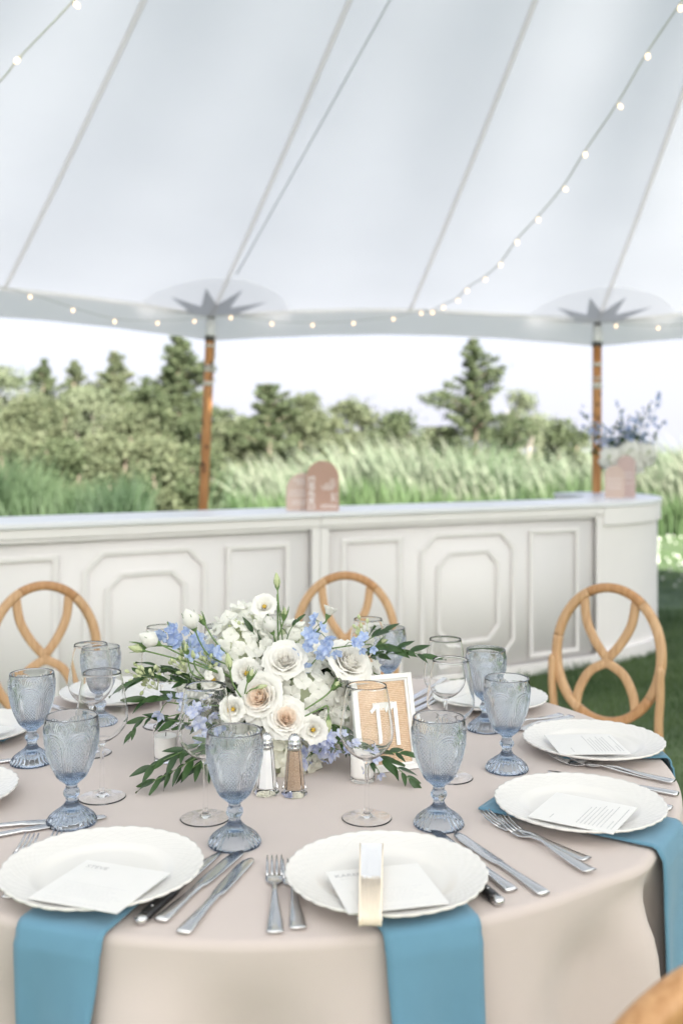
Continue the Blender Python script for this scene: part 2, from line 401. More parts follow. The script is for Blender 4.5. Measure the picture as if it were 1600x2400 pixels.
bush(330, 930, 120, 20.5, 'olive bushy tree filling the gap left of the tallest cedar', m_cedar2, 85, bark=m_bark)
bush(530, 965, 75, 20, 'low rounded shrub right of the left tent pole', m_cedar2, 50, bark=m_bark, cat='shrub')
cedar(618, 888, 120, 20, 'bushy dark green juniper above the pink bar signs', m_cedar, 1.2, .6, pow_=.5, name='juniper')
bush(700, 905, 95, 20.5, 'mid green bushy tree behind the juniper', m_cedar2, 70, bark=m_bark)
bush(790, 915, 100, 21, 'light green spreading tree right of the pink bar signs', m_cedar2, 70, bark=m_bark)
bush(905, 945, 65, 20, 'small dark tree left of the lone open cedar', m_cedar, 45, bark=m_bark)
bush(865, 985, 80, 21.5, 'low shrub linking the small dark tree to its left neighbour', m_pale, 45, cat='shrub', bark=m_bark)
cedar(1088, 783, 215, 21, 'lone open cedar with gaps and ragged arms in the right half', m_cedar, .95, .55, base=.22, pow_=.85, name='open_cedar')
bush(1195, 900, 60, 22, 'thin pale tree just right of the lone cedar', m_pale, 26, size=.05)
bush(1298, 968, 65, 20, 'small shrub just left of the right tent pole', m_cedar, 36, bark=m_bark, cat='shrub')
bush(1240, 955, 60, 23, 'sparse pale shrub between the lone cedar and right pole', m_pale, 26, size=.05, cat='shrub')
bush(1010, 985, 80, 21.5, 'low shrub at the left foot of the lone cedar', m_cedar2, 45, cat='shrub', bark=m_bark)
for _x, _y, _w, _d, _l in ((-150, 860, 150, 22, 'bushy tree just beyond the left frame edge'), (-420, 880, 180, 22, 'bushy tree further beyond the left frame edge'), (-700, 900, 180, 22, 'bushy tree far beyond the left frame edge')):
    bush(_x, _y, _w, _d, _l, m_cedar2, 70, bark=m_bark)
for _x, _y, _w, _d, _l in ((40, 985, 110, 17.5, "low olive shrub behind the dark weeds at the far left"), (150, 1010, 90, 17.2, "low shrub between weeds and cedars, left of centre"), (260, 1000, 90, 17.4, "low shrub at the foot of the second cedar"), (360, 1010, 90, 17.2, "shrub at the foot of the tallest cedar"), (455, 1020, 80, 17.3, "shrub right behind the left tent pole")):
    bush(_x, _y, _w, _d, _l, m_cedar if _x % 20 else m_cedar2, 42, cat="shrub", name="shrub", low=.0, bark=m_bark)

# ================================================================ TENT
CT = Vector((1.467, .624)); RT = 7.30; NP = 15; A0 = 109.6; ZE = 2.385; ZP = 5.3; VH = .19
def pole_xy(i): a = R(A0-24*i); return CT+RT*Vector((math.cos(a), math.sin(a)))
def edge_pt(i, t):  # between pole i and i+1
    p = pole_xy(i).lerp(pole_xy(i+1), t); q = math.sin(math.pi*t)
    p = CT+(p-CT)*(1-.006*q); return Vector((p.x, p.y, ZE+.062*q))
def canopy(i, t, u):
    e = edge_pt(i, t); g_ = .80*u+.20*u*u
    c = Vector((CT.x, CT.y, ZP)); p = e.lerp(c, u); p.z = e.z+(ZP-e.z)*g_+.0035*math.sin(math.pi*min(1, u*4)/2)*noise.noise((p.x*1.6, p.y*1.6, 0))+.0022*noise.noise((p.x*4, p.y*2, 3))*min(1, u*20)
    p.z -= .05*math.sin(math.pi*u)*(math.sin(2*math.pi*((t*2) % 1)/2)**2); return p
tent = thing('event_tent', 'large white sailcloth tent on wooden side poles over the dining table', 'tent', (CT.x, CT.y, 0))
I4 = Matrix.Identity(4)
for i in range(NP):
    for hlf in (0, .5):
        mb = MB(); mb.grid(lambda a, b: canopy(i, hlf+a*.5, b*.985), 12, 56); mb.build('canopy_panel', m_canopy, tent, I4)
        mb = MB(); pts = [canopy(i, hlf, u*.98)-Vector((0, 0, .006)) for u in np.linspace(.0, 1, 56)]
        mb.sweep(pts, [.017]*56, .002, n=6, up=(0, 0, 1)); mb.build('seam_strip', m_seam, tent, I4)
    mb = MB()
    mb.grid(lambda a, b: edge_pt(i, a)+Vector((0, 0, -.008-(VH-.03*math.sin(math.pi*a)*0)*b))+(Vector((*(edge_pt(i, a).xy-CT).normalized(), 0)))*(.012*math.sin(a*40)*b+.01), 30, 5)
    mb.build('valance', m_valance, tent, I4)
    mb = MB(); mb.sweep([edge_pt(i, t)-Vector((0, 0, .006)) for t in np.linspace(0, 1, 16)], .022, .009, n=6); mb.build('eave_webbing', m_seam, tent, I4)
def surf(i, ang, rho):  # near pole i: polar coordinates on the canopy around the pole, ang 0 = inward
    pc = pole_xy(i); inw = (CT-pc).normalized(); sd_ = Vector((-inw.y, inw.x))
    q = pc+inw*math.cos(ang)*rho+sd_*math.sin(ang)*rho; v = q-CT; r = v.length
    th = math.degrees(math.atan2(v.y, v.x)); s_ = ((A0-th)/24) % NP; k = int(s_) % NP; t = s_-int(s_)
    a0 = pole_xy(k)-CT; a1 = pole_xy(k+1)-CT; dr = v.normalized(); e = a1-a0
    tt = -(a0.x*dr.y-a0.y*dr.x)/(e.x*dr.y-e.y*dr.x); tt = max(0, min(1, tt))
    ep = edge_pt(k, tt); u = max(0, 1-r/(ep.xy-CT).length); p = canopy(k, tt, u); p.x, p.y = q.x, q.y; return p
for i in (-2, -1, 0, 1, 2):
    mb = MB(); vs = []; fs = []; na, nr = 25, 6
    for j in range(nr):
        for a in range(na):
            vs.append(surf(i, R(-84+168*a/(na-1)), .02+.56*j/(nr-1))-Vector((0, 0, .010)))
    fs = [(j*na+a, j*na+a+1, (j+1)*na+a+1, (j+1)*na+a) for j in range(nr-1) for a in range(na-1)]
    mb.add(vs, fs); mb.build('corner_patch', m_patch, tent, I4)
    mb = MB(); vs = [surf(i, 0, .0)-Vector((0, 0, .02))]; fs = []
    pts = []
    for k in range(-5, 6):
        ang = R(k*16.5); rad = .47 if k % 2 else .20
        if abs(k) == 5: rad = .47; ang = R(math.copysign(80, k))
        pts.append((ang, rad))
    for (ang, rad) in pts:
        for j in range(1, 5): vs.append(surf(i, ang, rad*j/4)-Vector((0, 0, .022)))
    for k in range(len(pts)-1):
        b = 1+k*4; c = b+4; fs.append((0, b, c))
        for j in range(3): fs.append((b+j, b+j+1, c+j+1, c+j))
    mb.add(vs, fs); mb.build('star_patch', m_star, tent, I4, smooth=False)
for i in range(NP):
    p = pole_xy(i); vis = i in (0, 1)
    lean = Vector((.09, .04, 0)) if i == 0 else (Vector((.02, .05, 0)) if i == 1 else Vector((0, 0, 0)))
    top = Vector((p.x, p.y, ZE-.015)); bot = Vector((p.x, p.y, 0))-lean
    mb = MB(); mb.sweep([bot.lerp(top, t) for t in (0, .25, .5, .75, .94)], .036, .036, up=(0, 1, 0), n=16)
    po = mb.build('pole', m_pole, tent, I4)
    mb = MB(); mb.sweep([bot.lerp(top, t) for t in (.935, .945, .99)], .038, .038, up=(0, 1, 0), n=14); mb.build('pole_cap', m_cap, po, I4)
    mb = MB(); mb.sweep([bot.lerp(top, t) for t in (.92, .936)], .0385, .0385, up=(0, 1, 0), n=14)
    mb.sweep([bot.lerp(top, t) for t in (.985, .999)], .03, .03, up=(0, 1, 0), n=14); mb.build('cap_ring', m_capdark, po, I4)
    if i in (0, 1):
        mb = MB()
        for t, th in ((.905, .008), (.832, .02), (.838, .012), (.785, .014)) if i == 0 else ((.86, .012), (.815, .006), (.79, .022)):
            mb.sweep([bot.lerp(top, t-th/2), bot.lerp(top, t+th/2)], .0385, .0385, up=(0, 1, 0), n=14)
        if i == 0: mb.sweep([bot.lerp(top, .93)+Vector((.04, -.02, 0)), bot.lerp(top, .87)+Vector((.045, -.03, 0)), bot.lerp(top, .83)+Vector((.03, -.03, 0))], .006, .006, up=(0, 1, 0))
        mb.build('rope_wrap', m_rope, po, I4)
        mb = MB()
        for k in range(9):
            t = random.uniform(.42, .88); c = bot.lerp(top, t); a = random.uniform(3.6, 5.8); q = c+Vector((math.cos(a)*.0362, math.sin(a)*.0362, 0))
            mb.lathe([(.0, .001), (.007, .0012), (.011, 0)], 8, frame(q, (math.cos(a), math.sin(a), 0)) @ Matrix.Diagonal((1, 1.8, 1, 1)))
        mb.build('wood_knots', m_knot, po, I4)['kind'] = 'stuff'
mb = MB(); mb.sweep([(CT.x, CT.y, 0), (CT.x, CT.y, ZP)], .05, .05, up=(0, 1, 0), n=16); mb.build('centre_pole', m_pole, tent, I4)
# thin guy cord under the canopy
def under_canopy(xd, yd, gap=.03):
    for d in np.linspace(8, 1, 700):
        p = P(xd, yd, d); v = p.xy-CT; th = math.degrees(math.atan2(v.y, v.x)); s_ = ((A0-th)/24) % NP; k = int(s_) % NP; t = s_-int(s_)
        ep = edge_pt(k, t); u = 1-v.length/(ep.xy-CT).length
        if u > 0 and p.z < canopy(k, t, u).z-gap: return p
    return p
ro = MB(); ro.sweep([under_canopy(530+(1230-530)*t, 655-(655+600)*t) for t in np.linspace(.02, 1, 16)], .0045, .0045, n=6)
tag(ro.build('tent_cord', m_canopy), 'thin cord running up under the canopy from the left pole', 'cord')

# ---------------------------------------------------------------- string lights
def bulbmeshes():
    a = MB(); a.lathe([(.0005, -.048), (.006, -.0465), (.011, -.040), (.0135, -.032), (.0125, -.022), (.009, -.013), (.008, -.01)], 12)
    s_ = MB(); s_.lathe([(.001, .006), (.007, .005), (.0095, 0), (.0095, -.014), (.008, -.0145)], 10)
    return a.mesh('bulb', True, m_bulb), s_.mesh('socket', True, m_socket)
bm_, sm_ = bulbmeshes()
def string(label, pts, tilts, group='lit string lights under the canopy'):
    o = thing('string_light', label, 'string lights', tuple(pts[0]), 0, group)
    mb = MB(); mb.sweep(catmull(pts, 3), .0035, .0035, n=6); mb.build('cord', m_cord, o, I4)
    for k, (p, n_) in enumerate(zip(pts, tilts)):
        if n_ is None: continue
        Mx = frame(p, n_, 0, .66); b = link('bulb', bm_, None, o, Mx); link('socket', sm_, None, b, Mx)
def outw(i):
    random.seed(i*13+5); return Vector((random.uniform(-.15, .15), random.uniform(-.1, .1), 1))
zs = [7.05, 6.78, 6.5, 6.22, 5.95, 5.65, 5.38, 5.1, 4.85, 4.58, 4.3, 4.05, 3.8, 3.52, 3.22, 2.95, 2.7]
xy = [(993, 712), (1017, 700), (1050, 684), (1072, 661), (1113, 635), (1150, 601), (1187, 549), (1235, 497), (1292, 428), (1343, 346), (1417, 237), (1486, 119), (1561, 8), (1650, -130), (1760, -290), (1900, -480), (2080, -720)]
tl = []
for k in range(len(xy)): tl.append(Vector((-.62, .1, .8)) if k in (8, 10) else outw(k))
tl[-1] = None
string('light string swooping from the eave up to the top right', [P(x, y, z) for (x, y), z in zip(xy, zs)], tl)
per = [(-120, 622, 5.6), (-25, 652, 5.85), (69, 675, 6.1), (168, 706, 6.45), (263, 732, 6.75), (363, 736, 7.0), (447, 732, 7.2), (530, 724, 7.25), (624, 738, 7.3), (718, 741, 7.35), (812, 737, 7.4), (903, 727, 7.45), (967, 714, 7.45), (1060, 722, 7.5), (1180, 726, 7.55), (1300, 728, 7.6), (1413, 743, 7.6), (1510, 748, 7.5), (1610, 742, 7.35)]
string('light string following the eave above the bar', [P(*q) for q in per], [None if k in (13, 14, 15) else outw(k) for k in range(len(per))])
nl = [(-160, 350, 3.5), (0, 188, 3.45), (48, 129, 3.42), (168, 3, 3.35), (300, -160, 3.3), (460, -330, 3.2)]
string('short sharp light string crossing the top left corner', [P(*q) for q in nl], [Vector((.5, 0, .8)), None, Vector((.62, 0, .78)), Vector((-.72, 0, .7)), Vector((.4, 0, .8)), None])

# ================================================================ BAR
BH = 1.027
def moulding(mb, pts, wd, dp):
    n = len(pts); P2 = [Vector(p) for p in pts]; cen = sum(P2, Vector((0, 0)))/n
    prof = [(0, 0), (.12, .7), (.35, 1), (.6, .55), (.8, .75), (1, 0)]; vs = []; fs = []
    for i in range(n):
        a = (P2[i]-P2[i-1]).normalized(); b = (P2[(i+1) % n]-P2[i]).normalized()
        na = Vector((-a.y, a.x)); nb = Vector((-b.y, b.x)); m_ = (na+nb); m_ = m_/max(.3, m_.dot(na))
        for (o, h) in prof: q = P2[i]+m_*o*wd; vs.append((q.x, -h*dp, q.y))
    k = len(prof)
    for i in range(n):
        j = (i+1) % n
        for p in range(k-1): fs.append((i*k+p, j*k+p, j*k+p+1, i*k+p+1))
    mb.add(vs, fs)
def rect(a, b, c, d): return [(a, c), (b, c), (b, d), (a, d)]
def octo(a, b, c, d, k): return [(a+k, c), (b-k, c), (b, c+k), (b, d-k), (b-k, d), (a+k, d), (a, d-k), (a, c+k)]
def bar_module(a, b, label):
    a = Vector(a); b = Vector(b); L = (b-a).length; rz = math.atan2(b.y-a.y, b.x-a.x); s = L/2.04
    t = thing('bar_counter', label, 'bar counter', (a.x, a.y, 0), rz, 'white panelled bar sections')
    DP = .50
    mb = MB(); mb.box((L/2, DP/2+.014, BH/2-.02), (L-.004, DP-.028, BH-.045)); mb.build('body', m_barpaint, t)
    mb = MB(); mb.box((L/2, DP/2-.01, BH-.0125), (L-.002, DP+.04, .025)); mb.build('countertop', m_bartop, t, bevel=.004, smooth=False)
    for x in (.028*s, L-.028*s):
        mb = MB(); mb.box((x, .006, .5), (.052*s, .016, .92)); mb.build('stile', m_barpaint, t, bevel=.002, smooth=False)
    mb = MB(); mb.box((L/2, .003, BH-.050), (L-.004, .028, .047)); mb.box((L/2, .008, BH-.084), (L-.004, .02, .016)); mb.build('top_rail', m_barpaint, t, bevel=.004, smooth=False)
    mb = MB(); mb.box((L/2, .004, .035), (L-.004, .024, .07)); mb.build('skirting', m_barpaint, t, bevel=.003, smooth=False)
    for nm_, pts in (('side_moulding', rect(.14*s, .53*s, .10, .878)), ('side_moulding', rect(1.45*s, 1.85*s, .10, .878)), ('outer_moulding', octo(.65*s, 1.34*s, .12, .885, .10*s)), ('inner_moulding', octo(.765*s, 1.225*s, .23, .78, .085*s))):
        mb = MB(); moulding(mb, pts, .028, .005); o = mb.build(nm_, m_barpaint, t, WM[t.name] @ Matrix.Translation((0, .0145, 0)), smooth=False)
    return t
b0, b1, b2 = (-1.70, 4.30), (-.113, 5.28), (1.653, 6.30)
bar_module(b1, b2, 'white panelled bar section from the centre seam to the curved end')
bar_module(b0, b1, 'white panelled bar section nearest the left edge')
bar_module((-3.42, 3.53), b0, 'white panelled bar section off towards the far left')
cv = thing('curved_bar_counter', 'curved white bar end at the right with plain smooth front', 'bar counter', (b2[0], b2[1], 0), 0, 'white panelled bar sections')
dv = (Vector(b2)-Vector(b1)).normalized(); nv = Vector((-dv.y, dv.x)); RB = 1.30; cc = Vector(b2)+nv*RB
def arcpt(r, t, z): a = math.atan2(-nv.y, -nv.x)+t*R(92); return (cc.x+r*math.cos(a), cc.y+r*math.sin(a), z)
def arcblock(r0, r1, z0, z1, name, mat, bev=0):
    mb = MB(); n = 40; vs = []; fs = []
    for k in range(n+1): vs += [arcpt(r0, k/n, z0), arcpt(r1, k/n, z0), arcpt(r1, k/n, z1), arcpt(r0, k/n, z1)]
    for k in range(n):
        for j in range(4): fs.append((k*4+j, k*4+(j+1) % 4, (k+1)*4+(j+1) % 4, (k+1)*4+j))
    fs += [(0, 1, 2, 3), (n*4+3, n*4+2, n*4+1, n*4)]
    mb.add(vs, fs); mb.build(name, mat, cv, I4, smooth=False, fixn=True, bevel=bev)
arcblock(RB-.50, RB-.012, .0, BH-.03, 'body', m_barpaint)
arcblock(RB-.52, RB+.02, BH-.028, BH-.001, 'countertop', m_bartop, .004)
arcblock(RB-.0115, RB+.012, BH-.145, BH-.030, 'top_rail', m_barpaint, .003)
arcblock(RB-.0115, RB+.014, 0, .09, 'skirting', m_barpaint, .003)
# arched signs
def arch_sign(label, loc, rz, wd, ht, mat, lines, big=None, lean=0):
    Mx = Matrix.Translation(loc) @ Matrix.Rotation(rz, 4, 'Z') @ Matrix.Rotation(lean, 4, 'X')
    t = thing('arched_sign', label, 'sign', group='pink arched signs on the bar', Mw=Mx)
    r = wd/2; out = [(-r, 0), (r, 0)]+[(r*math.cos(a), ht-r+r*math.sin(a)) for a in np.linspace(0, math.pi, 17)]
    mb = MB(); n = len(out); vs = [(x, -.003, z) for x, z in out]+[(x, .003, z) for x, z in out]
    mb.add(vs, [tuple(range(n)), tuple(range(2*n-1, n-1, -1))]+[(i, i+n, (i+1) % n+n, (i+1) % n) for i in range(n)]); mb.build('board', mat, t, smooth=False, fixn=True)
    mb = MB(); mb.box((0, .03, .003), (wd*.7, .06, .006)); mb.build('stand', mat, t)
    if big:
        link('lettering', text_mesh(big, .052, m_white), None, t, Mx @ Matrix.Translation((-wd*.33, -.0038, ht*.36)) @ Matrix.Rotation(R(-90), 4, 'Y') @ Matrix.Rotation(R(90), 4, 'X') if False else Mx @ Matrix.Translation((-wd*.33, -.0038, ht*.36)) @ Matrix.Rotation(R(90), 4, 'X') @ Matrix.Rotation(R(90), 4, 'Z'))
    mb = MB()
    for (x, z, w_, h_) in lines:
        k = x-w_/2
        while k < x+w_/2:
            l = random.uniform(.008, .022); mb.box((k+l/2, -.0036, z), (min(l, x+w_/2-k), .001, h_)); k += l+.005
    if lines: o_ = mb.build('print', m_print, t, smooth=False); o_['kind'] = 'stuff'
    return t
arch_sign('taller dark pink arched drinks sign near the bar seam', (P(741, 1170, 5.42).x, 5.42, BH), R(5), .178, .272, m_sign,
          [(.055, .168, .03, .006), (.055, .155, .03, .006), (.04, .142, .055, .006), (.03, .13, .075, .006), (.03, .118, .06, .006), (.06, .09, .03, .006), (.06, .078, .03, .006), (.06, .066, .025, .006), (.06, .055, .03, .006), (.035, .03, .09, .006), (.035, .018, .09, .006)], 'DRINKS')
arch_sign('shorter pale pink arched sign partly behind the taller dark one', (P(697, 1172, 5.47).x, 5.47, BH), R(5), .19, .205, m_signpale,
          [(-.02, .165, .07, .008), (-.01, .147, .05, .007), (-.03, .105, .09, .006), (-.03, .085, .10, .006), (-.02, .05, .09, .006), (-.02, .035, .09, .006)])
arch_sign('shorter pale pink arched sign at the curved bar end', (P(1410, 1140, 6.95).x, 6.95, BH), R(-20), .135, .225, m_signpale, [(0, .13, .09, .006), (0, .10, .09, .006), (0, .07, .09, .006)])
arch_sign('taller rose pink arched sign at the curved bar end', (P(1437, 1140, 7.05).x, 7.05, BH), R(-15), .125, .295, m_signrose, [(.01, .17, .06, .01), (.01, .14, .05, .01), (.01, .10, .07, .006)])

# ================================================================ FLOWERS (parts)
def petal_fn(H, r0, r1, W, flare, curl, tipz=0, ruff=0, seed=0):
    def f(a, b):
        u = a*2-1; v = b
        wv = W*(.35+.65*math.sin(min(1, v*1.25+.08)*math.pi/2))*(1-2.6*max(0, v-.70)**1.5)
        ang = u*wv; rad = r0+(r1-r0)*math.sin(min(1, v*1.15)*math.pi/2)+flare*max(0, v-.55)**2*4.9+curl*abs(u)**3*v
        z = H*v*(1-.10*u*u*v)-tipz*max(0, v-.7)**2*11+ruff*math.sin(u*7+seed)*v*v
        rad += ruff*math.cos(u*9+seed*2)*v*v
        return (rad*math.sin(ang), -rad*math.cos(ang), z)
    return f
def rose_meshes():
    rows = []
    for (H, r0, r1, W, fl, cu, tz) in ((.0325, .002, .0075, 1.40, .0022, .0004, .000), (.0325, .003, .0102, 1.30, .0028, .0006, .0004), (.0322, .003, .0132, 1.2, .0034, .0008, .0010), (.0315, .004, .0168, 1.10, .0045, .001, .0015), (.0302, .004, .0208, 1.0, .006, .001, .003), (.0288, .004, .0252, .88, .0085, .0015, .005), (.0268, .004, .0295, .80, .0115, .002, .0085)):
        mb = MB(); mb.grid(petal_fn(H, r0, r1, W, fl, cu, tz, .0007, random.random()*6), 9, 8); rows.append(mb)
    heart = MB()
    # spiral heart
    def sp(a, b):
        th = a*5.2*math.pi; r = .0008+.0088*a; z = .014+.020*b+.001*math.sin(th*1.3)-.002*a; return (r*(.75+.35*b)*math.cos(th), r*(.75+.35*b)*math.sin(th), z)
    heart.grid(sp, 64, 5)
    return heart, rows
_heart, _rows = rose_meshes()
_heart_peach = _heart.mesh('rose_heart', True, m_peach); _heart_cream = _heart.mesh('rose_heart', True, m_petal)
_rowm = [[r.mesh('petal', True, m_) for m_ in (m_peach, m_petal, m_whitepetal)] for r in _rows]
def rose(parent, loc, nrm, s=1, peach=True, spin=0, rows=7, label=None):
    Mx = frame(loc, nrm, spin, s); o = link('rose', _heart_peach if peach else _heart_cream, None, parent, Mx)
    if label: o['label'] = label
    cnt = (3, 3, 4, 4, 5, 5, 5); random.seed(int(spin*100)+3)
    for k in range(rows):
        for j in range(cnt[k]):
            a = k*.7+2*math.pi*j/cnt[k]+random.uniform(-.15, .15); tl_ = random.uniform(-.10, .06)*(.3+k*.2)
            mi = 0 if (peach and k < 3) else (1 if k < 5 else 2)
            dz = -.0008*k+random.uniform(-.001, .001)
            link('petal', _rowm[k][mi], None, o, Mx @ Matrix.Rotation(a, 4, 'Z') @ Matrix.Translation((0, 0, dz)) @ Matrix.Rotation(tl_, 4, 'X'))
    return o
def lis_meshes():
    mb = MB(); mb.grid(petal_fn(.026, .002, .022, .95, .012, .003, .006, .0012, 1.1), 10, 8)
    mb2 = MB(); mb2.grid(petal_fn(.027, .002, .014, .95, .004, .001, .001, .001, 2.1), 10, 8)
    c = MB(); c.lathe([(.001, .004), (.0035, .006), (.004, .011), (.002, .014), (.0005, .0145)], 8)
    for k in range(5):
        a = k*1.257; c.lathe([(.0005, 0), (.0006, .008), (.0018, .009), (.0018, .012), (.0003, .013)], 6, Matrix.Translation((.004*math.cos(a), .004*math.sin(a), .002)))
    g_ = MB(); g_.lathe([(.0012, -.014), (.0035, -.006), (.006, -.001), (.009, .006)], 8)
    return mb.mesh('petal', True, m_whitepetal), mb2.mesh('petal', True, m_whitepetal), c.mesh('stamen', True, m_yellow), g_.mesh('calyx', True, m_stem)
_lp, _lp2, _ls, _lc = lis_meshes()
def lisianthus(parent, loc, nrm, s=1, spin=0, closed=False):
    Mx = frame(loc, nrm, spin, s*.68); o = link('lisianthus', _lc, None, parent, Mx)
    link('stamen', _ls, None, o, Mx)
    random.seed(int(spin*77)+1)
    for ring, (n_, pm, sc) in enumerate(((4, _lp2, .9), (6, _lp2 if closed else _lp, 1.0))):
        for j in range(n_):
            a = ring*.5+2*math.pi*j/n_+random.uniform(-.2, .2)
            link('petal', pm, None, o, Mx @ Matrix.Rotation(a, 4, 'Z') @ Matrix.Rotation(random.uniform(-.1, .08), 4, 'X') @ Matrix.Scale(sc*random.uniform(.93, 1.05), 4))
    return o
def floret_mesh(n, L, Wd, cup, mat, notch=0, name='floret'):
    mb = MB()
    for k in range(n):
        a0 = 2*math.pi*k/n
        def f(a, b):
            u = a*2-1; r = .0012+L*b; w_ = Wd*math.sin(math.pi*min(.97, .10+b*.82))**.7*u
            z = cup*b*b-.0016*u*u+.0012*math.sin(u*3+k)*b; c, s_ = math.cos(a0), math.sin(a0); return (r*c-w_*s_, r*s_+w_*c, z)
        mb.grid(f, 5, 5)
    mb.lathe([(.0003, .0016), (.0014, .0012), (.0016, 0)], 5)
    return mb.mesh(name, True, mat)
_hf = [floret_mesh(4, .0105, .0070, c, m_hyd) for c in (.001, .003, -.002)]
_hfc = [floret_mesh(4, .0105, .0070, c, m_hydcream) for c in (.001, .004, -.002)]
_bf = [floret_mesh(5, .0125, .0062, c, m_blue) for c in (.003, .007)]
_lf = [floret_mesh(5, .0125, .0062, c, m_lilac) for c in (.003, .008)]
_wf = [floret_mesh(5, .0100, .0055, c, m_whitepetal) for c in (.003, .006)]
def hydrangea(parent, loc, nrm, rad, n=46, cream=False, sc=1.0, label=None):
    nrm = Vector(nrm).normalized(); core = MB()
    core.lathe([(rad*.68*math.sin(t), rad*.68*math.cos(t)) for t in np.linspace(.02, 2.4, 9)], 14)
    Mx = frame(loc, nrm); o = link('hydrangea', core.mesh('hydrangea', True, m_hydcore), None, parent, Mx)
    if label: o['label'] = label
    fm = _hfc if cream else _hf
    for k in range(n):
        t = (k+.5)/n; ph = math.acos(1-1.55*t); a = k*2.39996
        d = Vector((math.sin(ph)*math.cos(a), math.sin(ph)*math.sin(a), math.cos(ph)))
        d2 = (d+Vector((random.uniform(-1, 1), random.uniform(-1, 1), random.uniform(-1, 1)))*.38).normalized()
        link('floret', fm[k % 3], None, o, Mx @ frame(d*rad*random.uniform(.90, 1.04), d2, random.random()*6, sc*random.uniform(.88, 1.2)))
    return o
def leafmesh(L, W_, bend, mat, fold=.25, twist=.0):
    mb = MB()
    def f(a, b):
        u = a*2-1; w_ = W_*math.sin(math.pi*b**.8)**.9*(1-.15*b)*.5*u+1e-5*u
        z = -bend*L*b*b+abs(w_)*fold+twist*u*W_*b; return (w_, L*b, z)
    mb.grid(f, 5, 9); return mb.mesh('leaf', True, mat)
_leaves = [leafmesh(.042, .0125, .10, m_leaf), leafmesh(.036, .0115, .28, m_leaf, .35), leafmesh(.047, .0135, -.08, m_leaf2, .2, .2), leafmesh(.040, .0130, .18, m_leaf2, .3, -.2)]
def branch(parent, pts, n=12, sc=1.0, seed=0, droop=0, name='leaf_branch', tip=True):
    random.seed(seed); pp = catmull(pts, 8); N = len(pp)
    mb = MB(); mb.sweep(pp, [.0013*(1-.5*i/N) for i in range(N)], [.0013*(1-.5*i/N) for i in range(N)], n=5)
    o = mb.build(name, m_stem, parent, I4)
    for k in range(n):
        f = .12+.88*k/(n-1) if n > 1 else 1; i = min(N-2, int(f*(N-1))); p = pp[i]; t = (pp[i+1]-pp[i]).normalized()
        side = t.cross(Vector((0, 0, 1))).normalized(); sg = 1 if k % 2 else -1
        d = t*random.uniform(.7, 1.0)+side*sg*random.uniform(.45, .95)+Vector((0, 0, random.uniform(-.35, .35)-droop))
        if k == n-1: d = t
        up = (Vector((0, -.6, 1))+Vector((random.uniform(-.5, .5), random.uniform(-.6, .3), 0))).normalized()
        Mx = along(p, p+d, up) @ Matrix.Scale(sc*random.uniform(.75, 1.15), 4)
        link('leaf', _leaves[random.randrange(4)], None, o, Mx)
    return o
def stemtube(mb, pts, r=.0013): pp = catmull(pts, 6); mb.sweep(pp, r, r, n=6)
def budmesh(L, W_, mat):
    mb = MB(); mb.lathe([(W_*.12, -L*.1), (W_*.5, .02*L), (W_, L*.35), (W_*.85, L*.6), (W_*.4, L*.88), (.0004, L)], 10, fn=lambda r, z, a: r*(1+.10*math.sin(3*a+z*160))); return mb.mesh('bud', True, mat)
_bud = budmesh(.026, .0062, m_bud); _budw = budmesh(.034, .0145, m_whitepetal); _buds = budmesh(.012, .0036, m_bud)
def calyxmesh():
    mb = MB(); mb.lathe([(.0008, -.006), (.003, -.003), (.0045, .002), (.005, .006)], 8)
    for k in range(5):
        a = k*1.257; mb.sweep([(.004*math.cos(a), .004*math.sin(a), 0), (.0065*math.cos(a), .0065*math.sin(a), .010), (.0075*math.cos(a), .0075*math.sin(a), .018)], [.0012, .0009, .0002], [.0006, .0005, .0002], n=4)
    return mb.mesh('calyx', True, m_stem)
_cal = calyxmesh()
def budstem(parent, pts, kind='bud', s=1):
    mb = MB(); stemtube(mb, pts, .0014); o = mb.build('bud_stem', m_stem, parent, I4)
    pp = catmull(pts, 6); d = pp[-1]-pp[-2]; Mx = frame(pp[-1], d, random.random()*6, s)
    link('bud', {'bud': _bud, 'white': _budw, 'small': _buds}[kind], None, o, Mx); link('calyx', _cal, None, o, Mx @ Matrix.Scale(1.5 if kind == 'white' else .8, 4))
    return o
def delphinium(parent, pts, n=9, seed=0, mats=None, sc=1.0, off=.023):
    random.seed(seed); pp = catmull(pts, 8); N = len(pp); mb = MB(); mb.sweep(pp, .0013, .0013, n=5)
    spots = []
    for k in range(n):
        f = .25+.75*k/(n-1); p = pp[min(N-1, int(f*(N-1)))]
        d = Vector((random.uniform(-1, 1), random.uniform(-1.3, .3), random.uniform(-.6, .8))).normalized(); q = p+d*off*random.uniform(.6, 1.3)
        mb.sweep([p, (p+q)/2+Vector((0, 0, .004)), q], .0007, .0007, n=4); spots.append((q, d))
    o = mb.build('delphinium_sprig', m_stem, parent, I4)
    for k, (q, d) in enumerate(spots):
        d2 = (d+Vector((0, -.35, -.1))).normalized(); ms = mats or _bf
        link('floret', ms[k % 2], None, o, frame(q, d2, random.random()*6, sc*random.uniform(.62, 1.05)*(1-.35*k/n)))
    return o

